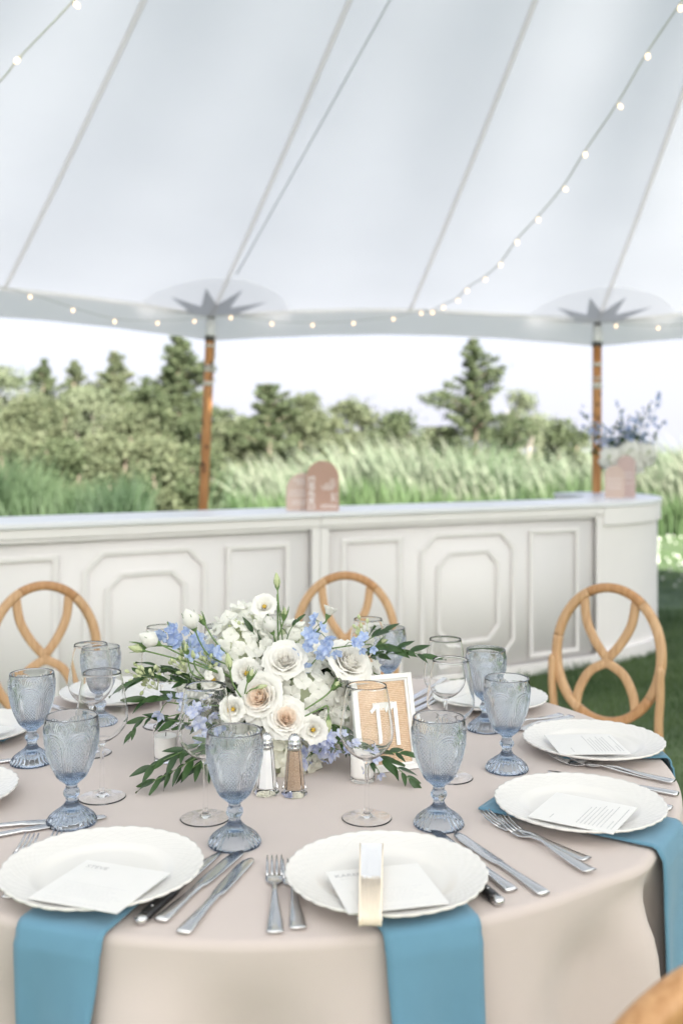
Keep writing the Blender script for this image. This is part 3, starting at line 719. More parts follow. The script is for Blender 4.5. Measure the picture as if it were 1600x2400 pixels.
# ---------------------------------------------------------------- bar vase
vp = P(1432, 1135, 7.25); fv = thing('bar_bouquet', 'blue vase of delphinium and white hydrangea on the curved bar end', 'flower arrangement', (vp.x, 7.25, BH))
mb = MB(); mb.lathe([(.035, .002), (.04, .01), (.045, .08), (.05, .16), (.055, .2), (.051, .2), (.045, .15), (.036, .02), (.001, .015)], 20, cap0=True)
mb.build('vase', m_vaseblue, fv)
for (dx, dz, r_) in ((-.10, .27, .085), (.02, .31, .09), (.13, .30, .085), (.06, .23, .07), (-.02, .22, .07)):
    hydrangea(fv, Vector((vp.x+dx, 7.2, BH+dz)), (dx*3, -1, .5), r_, 34, cream=False, sc=2.3)
q = np.random.randn(130, 3)*np.array([.09, .05, .07])+np.array([vp.x, 7.28, BH+.36]); o = leafcloud(q, None, .035, m_leaf, 'inner_foliage', None); put(o, fv, I4); o['kind'] = 'stuff'
for k, (ax, az_) in enumerate(((-.30, .62), (-.22, .52), (-.28, .50), (-.02, .68), (.0, .55), (.08, .56), (.13, .60), (.25, .74), (.16, .66), (.27, .54), (.04, .48), (-.12, .5))):
    base_ = Vector((vp.x, 7.25, BH+.2)); e = Vector((vp.x+ax, 7.25+random.uniform(-.1, .1), BH+az_)); mid = base_.lerp(e, .5)+Vector((ax*.15, 0, .05))
    delphinium(fv, [base_, mid, e], 11, 50+k, mats=_bf if k % 2 else _lf, sc=2.0 if k % 3 else 1.7, off=.035)
    branch(fv, [base_, mid.lerp(e, .1)+Vector((.02, 0, 0)), mid.lerp(e, .85)], 5, 1.4, 80+k)

# ================================================================ CHAIRS
def make_chair(label, Mw):
    t = thing('oval_back_chair', label, 'chair', group='honey wood infinity-back chairs at the table', Mw=Mw)
    TB = Matrix.Translation((0, 0, .45)) @ Matrix.Rotation(R(7), 4, 'X') @ Matrix.Translation((0, 0, -.45)); Bk = Mw @ TB
    cz, hw, hh = .677, .179, .219
    ring = [(hw*math.cos(a), 0, cz+hh*math.sin(a)*(1 if math.sin(a) > 0 else 1.0)) for a in np.linspace(0, 2*math.pi, 64, endpoint=False)]
    for a0_, a1_, mt in ((66, 128, m_wood2), (128, 215, m_wood), (215, 300, m_wood2), (300, 372, m_wood), (12, 66, m_wood)):
        seg = [(hw*math.cos(R(a)), 0, cz+hh*math.sin(R(a))) for a in np.linspace(a0_, a1_, 18)]
        mb = MB(); mb.sweep(seg, .0155, .0170, up=(0, 1, 0), n=12, p=.6); mb.build('back_frame', mt, t, Bk)
    mb = MB(); mb.sweep([(0, 0, cz-.046), (0, 0, cz-.034), (0, 0, cz-.006), (0, 0, cz+.008)], [.012, .019, .019, .010], .0088, up=(0, 1, 0), n=10, p=.5); mb.build('splat_joint', m_wood, t, Bk)
    for sg in (-1, 1):
        up_ = [(sg*.46*.192, 0, cz+.80*.222), (sg*.40*.192, 0, cz+.45*.23), (sg*.23*.192, 0, cz+.17*.23), (sg*.03*.192, 0, cz-.01)]
        lo = [(sg*.03*.192, 0, cz-.03), (sg*.30*.192, 0, cz-.27*.23), (sg*.47*.192, 0, cz-.52*.23), (sg*.53*.192, 0, cz-.79*.222)]
        for q in (up_, lo):
            pp = catmull(q, 7); mb = MB(); mb.sweep(pp, .0148, .009, up=(0, 1, 0), n=10, p=.5); mb.build('back_splat', m_wood, t, Bk)
    for sg in (-1, 1):
        pp = catmull([(sg*.183, .0, .66), (sg*.184, .0, .56), (sg*.178, -.004, .45), (sg*.182, -.03, .2), (sg*.186, -.075, 0)], 6)
        mb = MB(); mb.sweep(pp, [.004]+[.0115+.002*i/24 for i in range(1, len(pp))], .016, up=(0, 1, 0), n=10, p=.6); mb.build('leg', m_wood, t)
        pp = catmull([(sg*.17, .37, .44), (sg*.178, .385, .2), (sg*.182, .39, 0)], 5)
        mb = MB(); mb.sweep(pp, .016, .016, up=(0, 1, 0), n=10, p=.7); mb.build('leg', m_wood, t)
    mb = MB(); ringS = [(.205*math.copysign(abs(math.cos(a))**.7, math.cos(a)), .19+.205*math.copysign(abs(math.sin(a))**.7, math.sin(a)), .435) for a in np.linspace(0, 2*math.pi, 40, endpoint=False)]
    ringS = [(x_, y_, z_-.035) for x_, y_, z_ in ringS]
    mb.sweep(ringS, .014, .022, up=(0, 0, 1), closed=True, n=8, p=.7); mb.build('seat_frame', m_wood, t)
    def cush(r, z, a): return r/max(abs(math.cos(a))**3.2+abs(math.sin(a))**3.2, .01)**(1/3.2)
    mb = MB(); mb.lathe([(.19, .44), (.205, .452), (.207, .468), (.195, .482), (.12, .490), (.001, .492)], 32, Matrix.Translation((0, .19, -.038)), fn=cush, cap0=True); mb.build('cushion', m_cushion, t)
    return t
TC = Vector((-.12, 1.92))
def chair_M(x, y, face=None, twist=0):
    d = (face or TC)-Vector((x, y)); return Matrix.Translation((x, y, 0)) @ Matrix.Rotation(math.atan2(d.y, d.x)-math.pi/2+R(twist), 4, 'Z')
ch = make_chair('oval back wooden chair at the right in front of the lawn', chair_M(.865, 3.28))
dup(ch, chair_M(-.985, 3.33), 'oval back wooden chair at the left, cut by the frame edge')
dup(ch, chair_M(.012, 3.60), 'oval back wooden chair behind the flowers with the bar behind it')
dup(ch, chair_M(.315, .915), 'blurred wooden chair top in the near bottom right corner')

# ================================================================ TABLE AND CLOTH
RC = .735
tb = thing('round_table', 'round folding table hidden under the taupe cloth', 'table', (TC.x, TC.y, 0))
mb = MB(); mb.lathe([(.001, .728), (RC-.012, .728), (RC-.006, .735), (RC-.006, .750), (RC-.012, .756), (.001, .756)], 64); mb.build('tabletop', m_tablewood, tb)
for k in range(4):
    a = R(45+90*k); mb = MB(); mb.sweep([(.42*math.cos(a), .42*math.sin(a), .728), (.46*math.cos(a), .46*math.sin(a), 0)], .014, .014, up=(0, 1, 0)); mb.build('leg', m_metal, tb)
fp = [(7, .5, .2), (15, 1.0, 1.1), (23, .6, 2.0), (11, .5, 4.0), (31, .25, .7)]
def fold(th):
    th2 = th+.12*math.sin(3*th+1)
    v = sum(a*math.sin(f*th2+p) for f, a, p in fp)/2.2
    d = math.degrees((th+math.pi) % (2*math.pi)-math.pi)
    k_ = math.exp(-((d+38)/9.0)**2); v = v*(1-k_)+.55*math.exp(-((d+43.5)/3.0)**2)-1.5*math.exp(-((d+38.5)/2.6)**2)
    return v
def cloth_r(th, z):
    s_ = max(0, (TZ-.012-z)/.74)
    return RC+.035*s_+(.034*min(1, s_*7)+.075*s_**.9)*fold(th)*min(1, s_*9)
def cloth():
    mb = MB(); n = 480; rings = [(.02, TZ)]+[(r, TZ) for r in np.linspace(.1, RC-.016, 8)]
    rings += [(RC-.012+.012*math.sin(R(a)), TZ-.012+.012*math.cos(R(a))) for a in (15, 35, 55, 75, 90)]
    zz = [TZ-.012-.742*(k/26)**1.15 for k in range(1, 27)]
    vs = []; fs = []
    for (r, z) in rings:
        for i in range(n):
            a = 2*math.pi*i/n; e = 0
            if r > RC-.02: e = .006*(1.1*math.exp(-((math.degrees(a-2*math.pi if a > math.pi else a)+43)/5)**2))*2
            vs.append(((r+e)*math.cos(a), (r+e)*math.sin(a), z))
    for z in zz:
        for i in range(n):
            a = 2*math.pi*i/n; r = cloth_r(a, z); vs.append((r*math.cos(a), r*math.sin(a), z))
    k = len(rings)+len(zz)
    for j in range(k-1):
        for i in range(n): q = (i+1) % n; fs.append((j*n+i, (j+1)*n+i, (j+1)*n+q, j*n+q))
    fs.append(tuple(range(n)))
    mb.add(vs, fs); o = mb.build('tablecloth', m_cloth, None, Matrix.Translation((TC.x, TC.y, 0)))
    return tag(o, 'floor-length taupe cloth draped over the round dining table', 'tablecloth')
cloth()

# ---------------------------------------------------------------- plates, cards, napkins
def plate_mesh():
    ns = 288; V = []; F = []
    def edge(th): k = 34; return 1+.020*abs(math.cos(k/2*th))**.6+.004*math.cos(k/4*th)
    prof = [(.0, .0062), (.02, .0060), (.05, .0058), (.078, .0060), (.086, .0068), (.092, .0092), (.098, .0118), (.102, .0130)]+[(.102+.0385*k/22, .0130+.0085*(k/22)**1.1) for k in range(1, 23)]
    for (r, z) in prof:
        for i in range(ns):
            th = 2*math.pi*i/ns; q = max(0, (r-.10)/.0405); rr = r*(1+(edge(th)-1)*q**2); zz = z
            if r > .103:
                w_ = math.sin(th*34)*math.sin((r-.1)*520)
                zz += .00022*w_*math.sin(math.pi*min(1, q))+(.0009*abs(math.cos(17*th)) if r > .134 else 0)*q+.0004*math.sin(th*68+r*900)*q*(1-q)*4
            V.append((rr*math.cos(th), rr*math.sin(th), zz))
    nt_ = len(prof)
    back = [(.1405, .0185), (.132, .0145), (.110, .0095), (.094, .0055), (.086, .0010), (.082, .0), (.078, .0010), (.0, .0022)]
    for (r, z) in back:
        for i in range(ns):
            th = 2*math.pi*i/ns; q = max(0, (r-.10)/.0405); rr = r*(1+(edge(th)-1)*q**2); V.append((rr*math.cos(th), rr*math.sin(th), z))
    for j in range(nt_+len(back)-1):
        for i in range(ns): k = (i+1) % ns; F.append((j*ns+i, j*ns+k, (j+1)*ns+k, (j+1)*ns+i))
    mb = MB(); mb.v = V; mb.f = F; return mb.mesh('plate', True, m_china, fixn=True)
pm = plate_mesh()
PL = [(-.324, 1.354, 'white scalloped plate at the front left, holding the card headed STEVE', 1.0),
      (.0600, 1.338, 'white scalloped plate at the front centre with the folded fan across it', 1.0),
      (.383, 1.604, 'white scalloped plate at the right edge of the cloth, nearest the blue napkin corner', 1.0),
      (.493, 1.952, 'white scalloped plate in front of the right chair', 1.0),
      (.338, 2.30, 'white scalloped plate at the back right behind the blue goblets', 1.0),
      (-.07, 2.45, 'white scalloped plate hidden at the back behind the flowers', 1.0),
      (-.525, 2.35, 'white scalloped plate at the back left behind the wine glasses', 1.0),
      (-.765, 2.04, 'white scalloped plate cut by the left frame edge, holding a card', 1.0),
      (-.68, 1.66, 'small sliver of a white scalloped plate at the left frame edge', 1.0)]
for k, (x, y, lb, s_) in enumerate(PL):
    o = link('plate', pm, None, None, Matrix.Translation((x, y, TZ+.0052)) @ Matrix.Rotation(.3*k, 4, 'Z') @ Matrix.Scale(.948, 4)); tag(o, lb, 'plate', 'white scalloped plates on the table')
def card(x, y, ang, label, head=None, bold=False, curl=.0, tilt=(0, 0), hz=.0205):
    s_ = .128; Mx = Matrix.Translation((x, y, TZ+hz+.0052)) @ Matrix.Rotation(ang, 4, 'Z') @ Matrix.Rotation(tilt[0], 4, 'X') @ Matrix.Rotation(tilt[1], 4, 'Y')
    t = thing('menu_card', label, 'menu card', group='square menu cards on the plates', Mw=Mx)
    mb = MB(); mb.box((0, 0, 0), (s_, s_*1.03, .0011)); mb.build('card', m_card, t, smooth=False)
    if head: link('heading', text_mesh(head, .0125, m_ink, .00008), None, t, Mx @ Matrix.Translation((-.036, .047, .0007)))
    ink = m_ink if bold else m_inkfaint; mb = MB(); random.seed(int(x*1000))
    rows = [(.036, -.05, .018)]+[(-.005-.0062*k, -.048, .085+random.uniform(-.02, .012)) for k in range(7)]+[(-.052, -.048, .03), (-.058, -.048, .09)]
    for (yy, xx, L) in rows:
        k = xx
        while k < xx+L:
            l = random.uniform(.003, .010); mb.box((k+l/2, yy, .00062), (l, .0013, .0002)); k += l+.0016
    o_ = mb.build('print', ink, t, smooth=False); o_['kind'] = 'stuff'; return t
card(-.310, 1.286, R(-19), 'square white menu card headed STEVE on the front left plate', 'STEVE', tilt=(R(-1.5), 0))
card(.056, 1.280, R(13), 'square white menu card headed KAREN under the folded fan', 'KAREN', tilt=(R(-1.5), 0))
card(.375, 1.547, R(58), 'square white menu card on the plate at the right cloth edge', ' ', True)
card(.468, 1.908, R(92), 'square white menu card on the plate before the right chair', ' ', True)
card(.33, 2.245, R(140), 'square white menu card on the back right plate')
card(-.51, 2.30, R(215), 'square white menu card on the back left plate')
card(-.745, 1.985, R(250), 'square white menu card on the plate cut by the left edge')

def napkin(phi, label, drop=.27, w_=.122, r0=.43, skew=0.0, rr=0):
    a = R(phi); d = Vector((math.cos(a), math.sin(a))); s_ = Vector((-d.y, d.x))
    def f(u, v):
        x = (u-.5)*w_; L = v*(RC-r0+drop+.01); flat = RC-r0-.006
        edge_r = math.sqrt(max(0, RC**2-x*x))
        off = (edge_r-RC)
        if L < flat+off: r = r0+L; z = TZ+.0045; c = TC+d*r+s_*(x+skew*L)
        else:
            m_ = L-(flat+off); q = min(1, m_/.025); th = q*math.pi/2; z = TZ+.0045-.014*(1-math.cos(th))-max(0, m_-.025)
            r = edge_r+.010*math.sin(th)
            aa = math.atan2((TC+d*r+s_*x-TC).y, (TC+d*r+s_*x-TC).x)
            if z < TZ-.012:
                ex = max(cloth_r(aa, z), cloth_r(a, z)*.7+cloth_r(aa+.06, z)*.3)-RC; r += max(ex, 0)+.004
            c = TC+d*r+s_*(x*(1-.10*min(1, m_/.3))+skew*(flat+off))
            c += d*.005*math.sin(x*52+phi+m_*6)*min(1, m_*6)
        return (c.x, c.y, z)
    mb = MB(); mb.grid(f, 15, 70); o = mb.build('napkin', m_napkin, None, I4, solid=-.0035)
    mb2 = MB(); tag(o, label, 'napkin', 'blue cloth napkins under the plates'); return o
napkin(-107.5, 'blue napkin hanging over the table edge below the front left plate', .30, .120, .485)
napkin(-71.8, 'blue napkin hanging over the edge below the fan plate', .30, .128, .485)
napkin(-33.5, 'blue napkin hanging over the right edge beside the deep cloth fold', .34, .128, .452)
napkin(2.5, 'blue napkin under the plate before the right chair', .2, .125, .53)
napkin(43, 'blue napkin under the back right plate', .2, .12, .56); napkin(86, 'blue napkin under the plate hidden behind the flowers', .2, .12, .56)
napkin(130, 'blue napkin under the back left plate', .2, .12, .56); napkin(166, 'blue napkin under the plate cut by the left edge', .2, .12, .56); napkin(201, 'blue napkin under the plate sliver at the left edge', .2, .12, .56)

# ---------------------------------------------------------------- goblets and wine glasses
def goblet_mesh():
    n = 396; mm = .001
    foot = [(0, 20), (9, 19.5), (20, 14.5), (29, 8), (34.5, 2.5), (36.5, .3)]
    pr = [(0, 20), (9, 19.5), (20, 14.5), (29, 8), (34.5, 2.0), (37, .2), (39, .6), (39.5, 2.5), (39, 5), (37, 9), (33.5, 13.5), (28, 18), (22, 22), (16.5, 26), (12, 30), (9, 34), (8, 37.5), (9.6, 39), (8.8, 40.5), (11.2, 43.5), (12.6, 47), (12.6, 50), (11.2, 53.5), (8.8, 56.5), (9.4, 58), (8.6, 60), (10.5, 63), (15, 66.5), (19.5, 70), (20.5, 72)]
    out = []
    kz = [72, 80, 92, 110, 128, 145, 158, 168]; kr = [20.8, 25, 31, 37.2, 41, 42.6, 42.2, 41.0]
    for z in np.arange(72.8, 168.1, .55):
        out.append((float(np.interp(z, kz, kr)), float(z)))
    # smooth radius
    rs = np.array([r for r, z in out]); rs = np.convolve(np.pad(rs, 6, mode='edge'), np.ones(13)/13, 'valid'); out = [(float(r), z) for r, (_, z) in zip(rs, out)]
    rim = [(40.6, 169.6), (39.6, 170), (38.7, 169.4)]
    inn = [(38.6, 167), (39.2, 158), (39.2, 145), (37.6, 128), (33.8, 110), (27.6, 92), (21.2, 82), (14, 77), (6, 75.2), (0, 75)]
    prof = [('p', *q) for q in pr]+[('b', *q) for q in out]+[('p', *q) for q in rim]+[('i', *q) for q in inn]
    A = 2*np.pi*np.arange(n)/n; V = []
    per = 2*np.pi/6
    for (k, r, z) in prof:
        rr = np.full(n, r)
        if k == 'p':
            if .5 <= z < 27 and r > 12 and not (r, z) in foot:
                e = 1-abs(z-10)/20; rr = rr+np.abs(np.sin(A*14))**.5*1.3*(.4+.6*r/39)-.9
            elif 42 < z < 55: rr = rr+.9*np.abs(np.cos(A*5))-.5
            elif 26 < z < 38 or 60 < z < 71: rr = rr+.5*np.cos(A*10)
        if k == 'b':
            u = ((A % per)-per/2)*42; az = z; h = np.zeros(n); fade = min(1, max(0, (164-z)/3))*min(1, (z-72)/3)
            zc = 131; rad = np.hypot(u, az-zc)
            if az >= zc:
                ring = (rad > 9.5) & (rad < 21); h = np.where(ring, .60*np.cos(2*np.pi*(rad-20.0)/4.2), h)
                dia = rad <= 9.5; h = np.where(dia, 1.1*np.minimum(np.abs(np.sin(np.pi*(u+az)/4.6)), np.abs(np.sin(np.pi*(u-az)/4.6)))-.4, h)
                fu = np.where(u > 0, u-22, u+22); fr = np.hypot(fu, az-(zc+8)); fa = np.arctan2(fu, az-(zc+8))
                fan = (rad >= 21) & (az > zc+6) & (fr < 19); h = np.where(fan, .45*np.cos(fa*17), h)
            else:
                wv = 12.5; dia = np.abs(u) < wv
                h = np.where(dia, 1.5*np.minimum(np.abs(np.sin(np.pi*(u+az)/6.4)), np.abs(np.sin(np.pi*(u-az)/6.4)))-.5, .8*np.cos(2*np.pi*(np.abs(u)-22)/4.4))
            rr = rr+h*fade*1.75
        V.append(np.stack([rr*np.cos(A), rr*np.sin(A), np.full(n, z)], 1))
    V = np.concatenate(V)*mm; J = len(prof); i = np.arange(n); k2 = (i+1) % n
    Q = np.concatenate([np.stack([j*n+i, j*n+k2, (j+1)*n+k2, (j+1)*n+i], 1) for j in range(J-1)])
    m = quadmesh('goblet', V, Q, m_blueglass); m.polygons.foreach_set('use_smooth', [True]*len(m.polygons)); m.update(); return m
gm = goblet_mesh()
GB = [((74, 1752), 'blue pressed glass goblet at the far left behind another goblet'), ((165, 1890), 'blue pressed glass goblet at the front left by the STEVE plate'),
      ((539, 1938), 'blue pressed glass goblet nearest the camera, before the salt shaker'), ((1007, 1895), 'blue pressed glass goblet in front of the table number frame'),
      ((1163, 1768), 'blue pressed glass goblet left of the plate before the right chair'), ((1115, 1676), 'blue pressed glass goblet at the right, half hidden behind another goblet'),
      ((231, 1668), 'blue pressed glass goblet seen through the left wine glasses'), ((510, 1600), 'blue pressed glass goblet peeking over the left of the flowers'), ((890, 1606), 'blue pressed glass goblet peeking out behind the right of the flowers')]
for k, (q, lb) in enumerate(GB):
    p = T(*q); o = link('goblet', gm, None, None, Matrix.Translation(p+Vector((0, 0, .0004))) @ Matrix.Rotation(.37*k+.2, 4, 'Z')); tag(o, lb, 'goblet', 'blue pressed glass goblets')
def wine_mesh():
    out = [(0, 2.6), (12, 2.3), (24, 1.3), (34, .5), (39, .1), (40, .9), (38, 2.0), (30, 3.1), (20, 4.4), (12, 6.0), (7, 7.5), (4.4, 13), (3.6, 24), (3.4, 60), (3.7, 82), (5, 90), (9, 94.5), (17, 98.5), (28, 106.5), (36.5, 116.5), (41.6, 127), (43.2, 137), (42.3, 149), (38.7, 174), (34.9, 196), (31.7, 211.5), (31.2, 212.6)]
    inn = [(30.8, 212.2), (34.3, 196), (38.1, 174), (41.7, 149), (42.6, 137), (41.0, 127.3), (35.9, 117.3), (27.4, 107.5), (16, 99.8), (8, 97.4), (0, 96.8)]
    def dens(pf):
        res = []
        for i in range(len(pf)-1):
            a = pf[max(0, i-1)]; b = pf[i]; c = pf[i+1]; d = pf[min(len(pf)-1, i+2)]
            for t in (0, .33, .66):
                res.append(tuple(.5*((2*b[k])+(c[k]-a[k])*t+(2*a[k]-5*b[k]+4*c[k]-d[k])*t*t+(-a[k]+3*b[k]-3*c[k]+d[k])*t**3) for k in (0, 1)))
        return res+[pf[-1]]
    mb = MB(); mb.lathe([(max(0, r)*.001, z*.001) for r, z in dens(out)+dens(inn)], 72); return mb.mesh('wine_glass', True, m_glass, fixn=False)
wm = wine_mesh()
WG = [((235, 1832), 'clear wine glass at the left beside the front left goblet'), ((472, 1880), 'clear wine glass standing before the left of the flowers'), ((842, 1880), 'clear wine glass in front of the white votive and number frame'),
      ((1034, 1787), 'clear wine glass behind the goblet at the right of the frame'), ((1022, 1712), 'clear wine glass furthest right, behind another wine glass'), ((209, 1731), 'clear wine glass at the left, behind another wine glass'),
      ((372, 1668), 'clear wine glass behind the white buds on the left of the flowers'), ((620, 1618), 'clear wine glass behind the tall flower stems'), ((845, 1640), 'clear wine glass at the back right of the flowers')]
for k, (q, lb) in enumerate(WG):
    p = T(*q); o = link('wine_glass', wm, None, None, Matrix.Translation(p+Vector((0, 0, .0004)))); tag(o, lb, 'wine glass', 'clear wine glasses')

# ---------------------------------------------------------------- cutlery
def fork_proto(L):
    mb = MB(); hw = .0125 if L > .2 else .0115; s = L/.205
    body = [(0, .0045, .0095, .0018), (.006, .003, .0108, .0024), (.03, .003, .0095, .0024), (.07, .0052, .0058, .0022), (.105, .0085, .0034, .0022), (.128, .0065, .0034, .002), (.138, .0040, .0065, .0016), (.148, .0024, .0118, .0011), (.160, .0028, .0125, .0010), (.168, .0035, .0124, .0010)]
    pts = [(0, y*s, z) for y, z, a, b in body]; mb.sweep(pts, [a for _, _, a, b in body], [b for _, _, a, b in body], up=(0, 0, 1), n=12, p=.8)
    for k in range(4):
        x = (-1.5+k)*.0066; tp = [(.164, .0033), (.178, .0055), (.192, .0095), (.205, .0150)]
        mb.sweep([(x, y*s, z) for y, z in tp], [.0021, .0020, .0018, .0010], [.0010, .0010, .0009, .0006], n=6)
    return mb.mesh('fork', True, m_steel)
def knife_proto(L):
    mb = MB(); s = L/.235
    b = [(0, .0038, .0085, .0028), (.006, .0038, .0100, .0034), (.03, .0038, .0088, .0034), (.07, .0038, .0062, .0032), (.105, .0038, .0060, .0032), (.112, .0038, .0085, .0022), (.13, .0035, .0095, .0012), (.17, .0032, .0100, .0009), (.205, .003, .0100, .0008), (.222, .003, .0088, .0007), (.232, .003, .0050, .0006), (.235, .003, .001, .0004)]
    mb.sweep([(.0015*max(0, (y-.2)/.035)*2, y*s, z) for y, z, _, _ in b], [q[2] for q in b], [q[3] for q in b], n=12, p=.8); return mb.mesh('knife', True, m_steel)
def spoonish(L): return knife_proto(L)
fk, fs_, kn = fork_proto(.205), fork_proto(.182), knife_proto(.232)
def cutlery(mesh, handle, tip, label, cat, L, hz=0.0005, flip=False, tilt=0):
    a = T(*handle); b = T(*tip); d = (b-a).normalized(); b2 = a+d*L
    Mx = along(a, b2) if not tilt else along(a, b2+Vector((0, 0, tilt)))
    Mx.translation.z += hz
    if flip: Mx = Mx @ Matrix.Rotation(math.pi, 4, 'Y')
    o = link(cat, mesh, None, None, Mx); tag(o, label, cat, cat+'s laid beside the plates'); return o
cutlery(fk, (632, 2150), (630, 1975), 'fork standing clear at the left of the fan plate', 'fork', .205)
cutlery(fs_, (685, 2140), (662, 1965), 'fork tucked against the left rim of the fan plate', 'fork', .200)
cutlery(kn, (420, 2150), (566, 1985), 'outermost table knife right of the STEVE plate', 'knife', .232)
cutlery(kn, (368, 2122), (540, 1970), 'middle table knife right of the STEVE plate, next to the black handle', 'knife', .232, .001)
cutlery(kn, (1250, 2060), (1060, 1930), 'table knife lying clear at the right of the fan plate', 'knife', .232)
cutlery(kn, (1175, 2052), (1010, 1925), 'table knife half hidden under the right rim of the fan plate', 'knife', .225)
cutlery(fk, (1348, 1980), (1087, 1873), 'upper of two crossed forks in the right foreground', 'fork', .205)
cutlery(fk, (1357, 2011), (1142, 1893), 'lower of two crossed forks in the right foreground', 'fork', .200, .003)
cutlery(fk, (1512, 1793), (1264, 1747), 'far fork of the pair between the two right plates', 'fork', .205)
cutlery(fk, (1547, 1803), (1322, 1755), 'near fork of the pair between the two right plates', 'fork', .200, .003)
cutlery(kn, (1556, 1829), (1375, 1797), 'knife handle pointing at the right edge of the cloth', 'knife', .225)
cutlery(kn, (1542, 1862), (1350, 1825), 'knife butt showing past the right plate rim', 'knife', .225)
cutlery(kn, (-110, 1912), (86, 1894), 'upper knife tip entering from the left edge', 'knife', .2)
cutlery(kn, (-110, 1945), (70, 1910), 'lower knife tip entering from the left edge', 'knife', .2)
cutlery(fk, (-55, 2080), (86, 1925), 'fork left of the STEVE plate, tines toward the goblet', 'fork', .205)
cutlery(fk, (20, 2070), (150, 1918), 'fork mostly hidden under the STEVE plate', 'fork', .205, .0008)
cutlery(fk, (1287, 1645), (1165, 1672), 'left fork behind the right goblets', 'fork', .205)
cutlery(fk, (1311, 1649), (1190, 1678), 'right fork behind the right goblets', 'fork', .2)
for (h_, t_, lb) in (((1020, 1566), (948, 1606), 'upper knife blade right of the number frame'), ((1035, 1580), (950, 1622), 'middle knife blade right of the number frame'), ((1045, 1592), (955, 1634), 'lowest knife blade right of the number frame')):
    cutlery(kn, h_, t_, lb, 'knife', .23)
cutlery(kn, (60, 1606), (178, 1642), 'knife behind the two left goblets', 'knife', .21)
cutlery(kn, (-80, 1765), (18, 1752), 'short knife tip at the left edge beside the far left goblet', 'knife', .2)
def steak(handle, tip, label):
    a = T(*handle); b = T(*tip); d = (b-a).normalized(); Mx = along(a, a+d*.2); Mx.translation.z += .0008
    t = thing('steak_knife', label, 'steak knife', group='black handled steak knives', Mw=Mx)
    mb = MB(); mb.sweep([(0, y, .006) for y in (.014, .02, .05, .085, .108)], [.0072, .0082, .0076, .0085, .0065], [.005, .0055, .0055, .0055, .005], n=12, p=.7); mb.build('handle', m_black, t)
    mb = MB(); mb.sweep([(0, y, .006) for y in (0, .004, .014)], [.004, .0078, .0078], [.003, .0055, .0055], n=12, p=.8)
    mb.sweep([(0, y, .006) for y in (.108, .114, .118)], [.0075, .008, .0075], [.0055, .0055, .004], n=12, p=.8); mb.build('bolster', m_steel, t)
    mb = MB(); mb.sweep([(0, .118, .006), (0, .15, .005), (0, .2, .004), (.002, .228, .003), (.004, .238, .003)], [.0095, .009, .008, .0045, .001], [.0011, .001, .0008, .0006, .0004], n=8, p=.8); mb.build('blade', m_steel, t)
    mb = MB()
    for y in (.035, .065, .095): mb.lathe([(.0001, .0122), (.0018, .0119), (.0018, .010)], 8, Matrix.Translation((0, y, 0)))
    mb.build('rivet', m_steel, t); return t
steak((318, 2130), (492, 1972), 'black handled steak knife tucked under the STEVE plate rim')
steak((1150, 2086), (1000, 1960), 'black handled steak knife tucked under the fan plate rim')

# ---------------------------------------------------------------- folded fan
a = Vector((.0335, 1.168, TZ+.0335)); b = Vector((.042, 1.398, TZ+.0325)); FM = along(a, b)
fan = thing('folded_fan', 'folded wood and white paper hand fan lying across the front centre plate', 'hand fan', Mw=FM)
Lf = (b-a).length
for sg in (-1, 1):
    mb = MB(); mb.sweep([(sg*.0123, 0, 0), (sg*.0131, .05, 0), (sg*.0146, .15, 0), (sg*.0158, Lf, 0)], [.0012, .0013, .0013, .0011], [.0052, .0052, .0048, .0042], n=8, p=.6); mb.build('guard', m_fanwood, fan)
for k in range(11):
    x = (-5+k)/5; h_ = .0050+random.uniform(-.0002, .0002); mb = MB()
    mb.sweep([(x*.0108, .002, 0), (x*.0118, .05, 0), (x*.0128, .118, 0)], .00104, [h_, h_, h_*.95], n=8, p=.3); mb.build('rib', m_fanwood, fan)
for k in range(16):
    x = (-7.5+k)/7.5; h_ = .0048+random.uniform(-.0007, .0006); mb = MB()
    mb.sweep([(x*.0122, .112, 0), (x*.0130, .16, 0), (x*.0138, Lf-.003, 0)], [.00075, .0008, .00085], [h_, h_, h_*.9], n=8, p=.35); mb.build('paper_pleat', m_fanpaper, fan, smooth=False)
mb = MB(); mb.sweep([(-.0150, .008, 0), (.0150, .008, 0)], .0022, .0022, n=8); mb.build('rivet', m_steel, fan)

